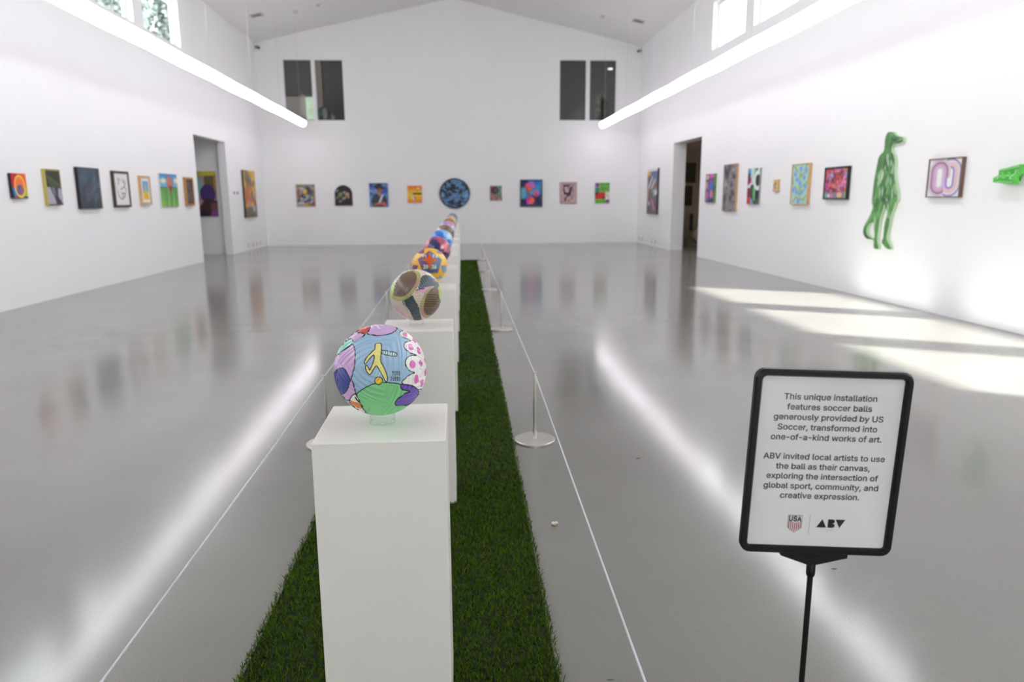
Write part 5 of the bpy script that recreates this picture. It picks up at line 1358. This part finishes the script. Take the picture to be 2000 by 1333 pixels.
GLYPHS = {' ': (188, []), ',': (188, ['38,-119 68,71 137,71 84,-119']), '-': (370, ['300,244 300,188 70,188 70,244']), '.': (188, ['95,-4 83,-3 73,1 63,9 55,18 51,29 50,41 51,53 55,64 63,73 73,81 83,85 95,87 107,85 118,81 128,73 135,64 140,53 141,41 140,29 135,18 128,9 118,1 107,-3']), 'A': (480, ['16,0 201,509 276,509 463,0 395,0 287,302 264,372 232,478 245,478 213,371 191,302 85,0', '110,142 110,199 370,199 370,142']), 'B': (457, ['60,0 60,509 241,509 274,507 304,501 329,491 350,477 367,461 381,442 390,421 396,398 398,374 397,353 393,336 387,320 356,286 315,267 315,262 331,260 347,254 363,245 378,234 391,220 402,203 411,184 416,161 418,136 416,111 410,88 400,67 386,48 368,31 344,18 317,8 284,2 247,0', '125,57 245,57 281,60 309,67 330,80 344,96 353,115 355,137 354,153 350,169 342,184 333,197 320,209 306,218 289,225 269,229 248,231 125,231', '125,285 238,285 288,296 302,304 314,314 323,326 330,340 335,355 336,372 333,393 326,412 313,429 294,442 270,449 240,452 125,452']), 'E': (419, ['60,0 60,509 372,509 372,452 125,452 125,286 355,286 355,229 125,229 125,57 375,57 375,0']), 'G': (521, ['269,-7 225,-3 185,7 149,25 118,49 91,79 69,116 53,157 43,203 40,254 43,305 53,352 69,393 91,429 117,459 149,484 184,501 223,512 265,516 291,514 316,510 340,504 363,494 384,483 403,469 421,453 436,436 449,416 460,395 468,373 474,349 408,349 387,393 356,427 315,448 265,456 236,453 209,445 183,432 160,414 141,392 125,364 113,332 106,295 103,254 106,213 113,177 125,145 141,117 161,95 184,76 210,63 238,56 269,53 296,55 322,61 345,71 365,85 382,102 396,123 407,147 413,173 415,202 434,199 283,199 283,256 478,256 478,200 475,160 466,124 451,91 431,62 406,38 377,19 344,5 308,-4']), 'L': (393, ['60,0 60,509 125,509 125,57 361,57 361,0']), 'R': (449, ['60,0 60,509 236,509 273,506 305,500 333,489 356,473 376,455 390,433 401,408 407,381 409,352 407,323 401,296 390,271 376,250 356,232 333,217 305,206 273,200 236,198 96,198 96,255 234,255 258,256 280,260 298,267 313,276 325,287 334,300 340,316 344,333 345,352 344,371 340,389 334,405 325,419 313,430 298,440 279,446 258,451 233,452 125,452 125,0', '353,0 230,229 303,229 428,0']), 'S': (447, ['224,-9 188,-7 156,-1 128,9 102,23 81,40 64,60 51,83 42,109 38,137 104,137 108,118 114,102 123,88 136,76 150,66 166,59 224,49 246,50 267,54 286,60 303,69 317,79 329,92 338,106 344,122 346,139 344,154 340,168 332,179 296,205 245,222 184,239 145,253 112,269 86,289 67,313 56,341 52,372 54,400 62,425 75,448 92,468 113,484 138,498 165,508 195,514 227,516 259,514 289,508 316,498 340,484 360,468 377,449 390,427 398,403 401,378 337,378 332,402 320,421 302,437 280,449 254,456 225,459 204,457 185,454 167,448 152,440 139,430 129,418 121,405 117,391 115,376 117,359 122,345 131,334 169,308 212,293 264,279 312,264 359,238 395,198 402,180 407,161 408,139 406,112 399,87 386,64 370,43 349,25 323,11 294,0 261,-7']), 'T': (449, ['32,452 32,509 417,509 417,452 257,452 257,0 193,0 193,452']), 'U': (518, ['259,-8 220,-6 186,2 154,15 126,33 103,55 85,80 71,108 63,140 60,173 60,509 124,509 124,178 126,155 132,133 141,113 153,95 169,80 187,68 208,59 232,53 259,52 285,53 309,59 331,68 349,80 364,95 377,113 385,133 391,155 393,178 393,509 457,509 457,173 454,140 446,108 433,80 414,55 391,33 363,15 332,2 297,-6']), 'V': (480, ['204,0 16,509 84,509 192,206 215,137 248,31 235,31 267,138 290,206 395,509 463,509 278,0']), 'Y': (472, ['203,0 203,208 16,509 91,509 192,344 222,292 250,230 224,230 251,293 280,344 381,509 455,509 268,208 268,0']), 'a': (390, ['160,-9 137,-7 115,-3 94,5 76,15 60,29 48,45 38,63 32,84 30,108 32,128 36,146 43,161 53,174 64,184 78,193 125,211 178,220 234,227 265,235 271,240 274,246 276,255 276,257 267,297 240,322 196,331 149,322 118,301 100,274 41,291 51,313 64,331 79,346 95,358 114,368 133,375 194,384 239,379 286,360 300,350 312,336 322,320 330,301 335,278 337,251 337,0 277,0 277,52 272,52 252,25 215,1', '170,45 192,47 211,51 228,59 242,68 254,80 263,93 270,108 274,122 276,138 276,190 259,182 231,176 200,171 175,168 134,159 103,139 97,130 93,118 92,105 102,72 130,52']), 'b': (425, ['229,-8 208,-7 189,-3 172,4 138,31 118,59 112,59 112,0 53,0 53,509 114,509 114,319 118,319 137,346 171,373 188,379 207,383 229,384 259,382 287,374 313,361 335,342 354,320 370,293 381,261 388,227 390,189 388,151 381,116 370,84 355,57 336,34 313,16 288,3 260,-6', '220,47 242,49 262,55 279,66 294,80 306,97 316,117 323,139 327,163 328,189 327,215 323,239 316,261 307,281 295,298 280,311 262,322 243,328 220,330 198,328 178,322 161,312 147,299 134,282 125,263 118,241 114,216 113,189 114,162 118,138 125,115 135,95 147,78 162,65 179,55 198,49']), 'c': (396, ['207,-8 174,-5 144,3 117,16 93,35 72,58 56,85 44,116 37,150 34,187 37,225 44,260 56,291 72,318 93,341 117,360 144,374 174,382 207,384 260,377 305,356 340,322 362,277 303,262 290,289 270,311 242,325 207,330 184,328 163,321 145,310 130,296 118,278 108,258 102,236 98,212 96,187 98,163 102,139 108,117 118,97 130,80 145,66 163,55 184,49 207,46 243,52 271,66 292,89 304,117 363,102 341,56 306,21 261,-1']), 'd': (425, ['195,-8 165,-6 137,3 111,16 89,34 70,57 55,84 43,116 36,151 34,189 36,227 43,261 55,293 70,320 89,342 112,361 137,374 165,382 196,384 218,383 237,379 253,373 287,346 306,319 311,319 311,509 372,509 372,0 313,0 313,59 307,59 287,31 252,4 236,-3 217,-7', '205,47 226,49 246,55 263,65 278,78 290,95 299,115 306,138 310,162 312,189 310,216 306,241 300,263 290,282 278,299 263,312 246,322 227,328 205,330 182,328 162,322 145,311 130,298 118,281 108,261 102,239 98,215 96,189 98,163 102,139 109,117 118,97 130,80 145,66 162,55 182,49']), 'e': (404, ['212,-8 177,-5 145,3 117,16 92,35 72,58 56,85 44,116 37,150 34,187 36,224 44,258 55,290 71,317 91,340 115,359 142,373 172,382 205,384 266,374 285,366 303,355 319,341 334,324 347,305 357,282 365,256 370,227 371,194 371,169 75,169 75,221 338,221 310,202 308,226 304,248 298,269 288,286 277,301 263,314 246,323 227,328 205,330 183,328 164,323 146,313 131,301 119,286 109,270 102,251 97,231 96,211 96,178 98,151 102,127 110,106 121,88 135,73 151,61 169,53 190,48 212,46 254,53 285,73 306,105 365,91 358,72 348,55 335,39 320,26 302,14 283,4 261,-3 237,-7']), 'f': (254, ['228,379 228,327 6,327 6,379', '81,0 81,432 82,452 87,470 96,486 107,499 120,510 135,519 187,530 222,527 243,521 227,468 215,472 195,474 178,472 164,468 154,460 147,449 143,435 142,419 142,0']), 'g': (425, ['207,-151 180,-149 156,-146 134,-140 82,-110 51,-69 101,-41 122,-66 154,-88 207,-97 236,-95 261,-87 282,-75 298,-58 308,-34 311,-6 311,68 306,68 287,41 252,16 236,10 217,6 195,5 165,7 138,14 113,27 90,43 71,65 55,90 43,120 36,154 34,191 36,229 43,263 55,293 71,320 90,342 112,361 138,374 166,382 196,384 218,383 237,379 253,373 288,346 308,319 313,319 313,379 372,379 372,-9 370,-40 363,-67 350,-90 334,-109 314,-124 291,-136 265,-144 237,-149', '205,59 227,61 246,66 264,75 278,87 290,103 300,121 307,142 311,166 312,193 311,219 307,242 300,264 291,283 279,299 264,312 247,322 227,328 205,330 182,328 163,322 145,312 130,298 118,282 109,262 102,241 98,218 96,193 98,167 102,144 109,123 118,104 131,88 145,76 163,66 183,61']), 'h': (410, ['114,227 114,0 53,0 53,509 114,509 114,287 102,287 116,319 132,344 152,362 175,374 200,382 227,384 252,383 275,377 295,369 313,356 328,340 341,321 350,298 355,271 357,240 357,0 296,0 296,235 293,263 286,286 273,304 256,318 235,326 210,329 192,328 176,324 161,317 147,308 136,297 126,283 119,266 115,248']), 'i': (167, ['53,0 53,379 114,379 114,0', '84,443 73,444 63,448 54,455 47,463 43,472 41,483 43,494 47,504 54,512 63,518 73,522 84,524 95,522 105,518 114,512 121,504 125,494 126,483 125,472 121,463 114,455 105,448 95,444']), 'k': (381, ['110,137 110,212 121,212 284,379 360,379 184,199 177,199', '53,0 53,509 114,509 114,0', '294,0 148,186 191,229 372,0']), 'l': (190, ['139,-2 112,0 91,8 74,20 62,37 55,59 53,84 53,509 114,509 114,99 120,62 126,57 135,53 146,52 160,53 170,54 181,3 162,-1']), 'm': (610, ['53,0 53,379 112,379 112,295 108,295 114,314 122,331 132,346 172,376 219,386 245,383 268,375 287,361 303,342 314,320 321,295 312,295 318,312 326,329 337,343 381,375 437,386 458,385 478,380 497,372 514,361 529,346 541,328 550,307 555,283 557,255 557,0 496,0 496,254 493,279 485,298 473,313 456,323 438,329 419,330 402,329 387,326 374,320 345,290 335,247 335,0 274,0 274,260 272,280 265,297 253,311 238,322 220,328 199,330 158,320 145,312 135,302 126,289 119,274 115,257 114,238 114,0']), 'n': (410, ['114,227 114,0 53,0 53,379 112,379 112,287 102,287 116,319 132,344 152,362 175,374 200,382 227,384 252,383 275,377 295,369 313,356 328,340 341,321 350,298 355,271 357,240 357,0 296,0 296,235 293,263 286,286 273,304 256,318 235,326 210,329 192,328 176,324 161,317 147,308 136,297 126,283 119,266 115,248']), 'o': (416, ['207,-8 174,-5 144,3 117,16 93,35 72,58 56,85 44,116 37,150 34,187 37,225 44,260 56,291 72,318 93,341 117,360 144,374 174,382 207,384 241,382 271,374 299,360 323,341 343,318 359,291 371,260 379,225 381,187 379,150 371,116 359,85 343,58 323,35 299,16 271,3 241,-5', '207,46 231,49 252,55 270,66 285,80 298,97 307,117 314,139 318,163 319,187 318,212 314,236 307,258 298,278 285,296 270,310 252,321 231,328 207,330 184,328 163,321 145,310 130,296 118,278 108,258 102,236 98,212 96,187 98,163 102,139 108,117 118,97 130,80 145,66 163,55 184,49']), 'p': (425, ['53,-143 53,379 112,379 112,319 118,319 137,346 171,373 188,379 207,383 229,384 259,382 287,374 313,361 335,342 354,320 370,293 381,261 388,227 390,189 388,151 381,116 370,84 355,57 336,34 313,16 288,3 260,-6 229,-8 208,-7 189,-3 173,4 138,31 118,59 114,59 114,-143', '220,47 242,49 262,55 279,66 294,80 306,97 316,117 323,139 327,163 328,189 327,215 323,239 316,261 307,281 295,298 280,311 262,322 243,328 220,330 198,328 178,322 161,312 147,299 134,282 125,263 118,241 114,216 113,189 114,162 118,138 125,115 135,95 147,78 162,65 179,55 198,49']), 'q': (425, ['372,-143 311,-143 311,59 306,59 287,31 252,4 236,-3 217,-7 195,-8 165,-6 137,3 111,16 89,34 70,57 55,84 43,116 36,151 34,189 36,227 43,261 55,293 70,320 89,342 112,361 137,374 165,382 196,384 218,383 237,379 253,373 287,346 307,319 313,319 313,379 372,379', '205,47 226,49 246,55 263,65 278,78 290,95 299,115 306,138 310,162 312,189 310,216 306,241 300,263 290,282 278,299 263,312 246,322 227,328 205,330 182,328 162,322 145,311 130,298 118,281 108,261 102,239 98,215 96,189 98,163 102,139 109,117 118,97 130,80 145,66 162,55 182,49']), 'r': (260, ['53,0 53,379 112,379 112,321 115,321 124,339 137,354 152,367 171,377 191,383 213,385 229,384 243,384 243,322 230,324 207,326 190,324 174,321 159,315 146,306 135,296 126,284 119,269 115,254 114,237 114,0']), 's': (365, ['182,-8 157,-7 133,-3 112,3 93,12 76,24 62,38 50,54 41,73 36,94 94,107 101,87 111,72 124,60 141,52 160,47 181,45 206,47 227,53 244,62 258,74 265,88 268,103 266,115 262,126 254,136 243,144 229,150 212,155 149,170 118,180 92,192 72,208 58,227 50,249 47,274 49,295 55,314 65,332 79,347 95,360 115,370 137,378 161,383 187,384 212,383 234,379 254,372 271,363 286,352 299,339 324,290 268,277 262,291 254,304 243,316 228,325 210,331 187,333 166,331 147,326 131,317 119,305 111,292 109,277 110,264 115,253 124,243 172,223 229,209 261,200 287,187 306,171 320,153 328,131 331,107 329,85 323,65 312,47 298,31 281,18 260,6 236,-2 210,-7']), 't': (228, ['204,379 204,327 6,327 6,379', '65,471 126,471 126,98 127,83 130,70 136,61 144,55 156,51 170,50 185,51 202,54 213,2 192,-3 168,-4 138,-1 113,7 92,21 77,41 68,64 65,93']), 'u': (410, ['182,-5 158,-3 135,2 115,11 97,23 82,39 69,59 60,82 54,109 53,139 53,379 114,379 114,144 116,117 124,94 137,75 154,61 175,53 200,50 218,51 234,55 249,62 263,71 274,83 283,97 290,113 295,132 296,153 296,379 357,379 357,0 298,0 298,92 307,92 294,60 277,35 257,17 234,5 209,-3']), 'v': (390, ['163,0 17,379 84,379 165,155 187,87 206,21 184,21 203,87 224,155 305,379 371,379 226,0']), 'w': (567, ['138,0 23,379 87,379 133,214 154,137 175,41 165,41 186,135 206,214 252,379 316,379 362,214 382,136 402,41 391,41 413,135 434,214 480,379 545,379 429,0 368,0 319,172 305,225 291,280 277,338 291,338 277,280 263,225 248,172 199,0']), 'x': (379, ['21,0 155,192 25,379 97,379 190,246 284,379 355,379 225,192 360,0 288,0 190,138 93,0']), 'y': (390, ['47,-139 61,-86 71,-87 104,-89 130,-74 151,-36 163,-1 17,379 84,379 165,155 187,87 206,21 184,21 202,87 224,155 305,379 371,379 204,-58 177,-107 139,-136 91,-145 65,-143'])}

from mathutils.geometry import tessellate_polygon
def glyph_loops(ch, bold):
    adv, loops = GLYPHS[ch]
    outs, holes = [], []
    for l in loops:
        p = np.array([[float(v) for v in q.split(',')] for q in l.split()]) / 1000.0
        area = 0.5 * np.sum(p[:, 0] * np.roll(p[:, 1], -1) - np.roll(p[:, 0], -1) * p[:, 1])
        t = np.roll(p, -1, 0) - p
        t /= np.linalg.norm(t, axis=1)[:, None] + 1e-9
        n = np.stack([-t[:, 1], t[:, 0]], 1)                 # left of travel = outside for clockwise ink
        nn = n + np.roll(n, 1, 0)
        nn /= np.maximum(np.sum(nn * nn, 1) / 2, .35)[:, None]
        (outs if area < 0 else holes).append(p + nn * bold)
    return adv / 1000.0, outs, holes
def within(pt, poly):
    c = False
    for i in range(len(poly)):
        (x0, y0), (x1, y1) = poly[i - 1], poly[i]
        if (y0 > pt[1]) != (y1 > pt[1]) and pt[0] < x0 + (pt[1] - y0) * (x1 - x0) / (y1 - y0): c = not c
    return c
def text(name, lines, x, z, size, m, bold=.0, track=0.0, pitch=0.0, sz=1.0, par=None, y=-.00258):
    """printed letters as flat ink on the poster, one mesh per block"""
    bm = bmesh.new()
    for i, line in enumerate(lines):
        w = sum(GLYPHS[ch][0] / 1000.0 + track for ch in line) * size
        px, pz = x - w / 2, z - i * pitch
        for ch in line:
            adv, outs, holes = glyph_loops(ch, bold)
            for o in outs:
                hs = [h for h in holes if within(h[0], o)]
                pts = [p for l in [o] + hs for p in l]
                vs = [bm.verts.new((px + p[0] * size, y, pz + p[1] * size * sz)) for p in pts]
                for tri in tessellate_polygon([[Vector((p[0], p[1], 0)) for p in l] for l in [o] + hs]):
                    if len({tri[0], tri[1], tri[2]}) == 3:
                        try: bm.faces.new([vs[k] for k in tri])
                        except ValueError: pass
            px += (adv + track) * size
    return link_bm(name, bm, m, par or poster, False, False)
LINES = ['This unique installation', 'features soccer balls', 'generously provided by US', 'Soccer, transformed into', 'one-of-a-kind works of art.', '',
         'ABV invited local artists to use', 'the ball as their canvas,', 'exploring the intersection of', 'global sport, community, and', 'creative expression.']
TS = .01895
text('lettering', LINES[:5], -.0014, .1076 - .0044, TS, M_INKTXT, .0125, .0, .0163, .95)
text('lettering', LINES[6:], -.0010, .0107 - .0044, TS, M_INKTXT, .0125, .0, .0162, .95)
def flat(name, polys, m, par, y=-.00250):
    bm = bmesh.new()
    for q in polys: bm.faces.new([bm.verts.new((p[0], y, p[1])) for p in q])
    return link_bm(name, bm, m, par, False, False)
CX, CZ = -.0355, -.1015
def shield(s): return [(CX - .0115 * s, CZ + .0142 * s), (CX + .0115 * s, CZ + .0142 * s), (CX + .0115 * s, CZ - .0065 * s), (CX + .008 * s, CZ - .0105 * s), (CX, CZ - .0158 * s), (CX - .008 * s, CZ - .0105 * s), (CX - .0115 * s, CZ - .0065 * s)]
crest = flat('crest', [shield(1.0)], M_RULE, poster, -.00235)
flat('crest_field', [shield(.93)], mat('crest_white', (238, 237, 236), .7, var=.01), poster, -.00245)
st = []
for i in range(7):
    x = CX - .0093 + i * .0031
    k = abs(x - CX)
    top = CZ + .0012 + k * .28
    bot = CZ - .0137 + k * .62
    st.append([(x - .0008, bot), (x + .0008, bot), (x + .0008, top), (x - .0008, top)])
flat('crest_stripes', st, M_REDINK, poster, -.00255)
text('crest_lettering', ['USA'], CX, CZ + .0040, .0138, M_NAVY, .034, .02, .0, 1.2)
flat('divider', [[(-.0127, -.1185), (-.0122, -.1185), (-.0122, -.0860), (-.0127, -.0860)]], M_RULE, poster, -.00255)
LZ0, LZ1 = -.1069, -.0926
Bc = [(.0168, LZ0), (.0168, LZ1)]
for cz, r in ((LZ1 - .0034, .0034), (LZ0 + .0037, .0037)):
    for i in range(9):
        a = math.radians(90 - 180 * i / 8); Bc.append((.0238 + r * 1.12 * math.cos(a), cz + r * math.sin(a)))
    if cz > -.1: Bc.append((.0246, LZ0 + .0074))
flat('logo', [[(-.0011, LZ0), (.0148, LZ0), (.0076, LZ1)], Bc, [(.0283, LZ1), (.0436, LZ1), (.0355, LZ0)]], M_LOGO, poster, -.00255)
text('logo_caption', ['GALLERY'], .0208, -.1119, .0035, M_RULE, .0, .05)

# ---------------------------------------------------------------- crumbs on the floor
g = np.random.default_rng(3)
bm = bmesh.new()
for i in range(7):
    a = i * 2.4
    m_ = Matrix.Translation((.0075 * math.cos(a) * (i > 0), .006 * math.sin(a) * (i > 0), .008 + .004 * (i % 3))) @ Matrix.Diagonal((1, .9, .85, 1))
    bmesh.ops.create_icosphere(bm, subdivisions=2, radius=.0058 + .0018 * (i % 2), matrix=m_)
zmin = min(v.co.z for v in bm.verts)
for v in bm.verts: v.co.z -= zmin
bmesh.ops.translate(bm, verts=bm.verts, vec=(0, 0, 0))
o = link_bm('popcorn', bm, mat('popcorn', (228, 216, 196), .7, var=.1, scale=120), None, True)
o.location = (.374, 2.736, 0)
tag(o, 'single piece of popcorn on the floor between turf and cord', 'popcorn')
M_BIT = mat('dry_leaf_bit', (96, 92, 66), .8, var=.2, scale=200)
for x, y, l, a, lab in ((3.38, 4.749, .016, .1, 'tiny green leaf crumb on the floor in the sunny patch behind the sign'), (1.334, 2.303, .010, -.1, 'tiny leaf crumb on the floor just right of the sign pole'),
                        (.907, 3.476, .013, .2, 'tiny leaf crumb on the floor right of the nearest steel post'), (.402, 1.765, .010, 0, 'tiny leaf crumb on the floor beside the near end of the cord')):
    bm = bmesh.new()
    add_prism(bm, [(-l, 0), (-l * .3, l * .25), (l * .7, l * .2), (l, 0), (l * .4, -l * .25), (-l * .5, -l * .2)], 0, .0015)
    o = link_bm('leaf_crumb', bm, M_BIT); o.location = (x, y, 0); o.rotation_euler = (0, 0, a)
    tag(o, lab, 'crumb', 'leaf crumbs on the floor')
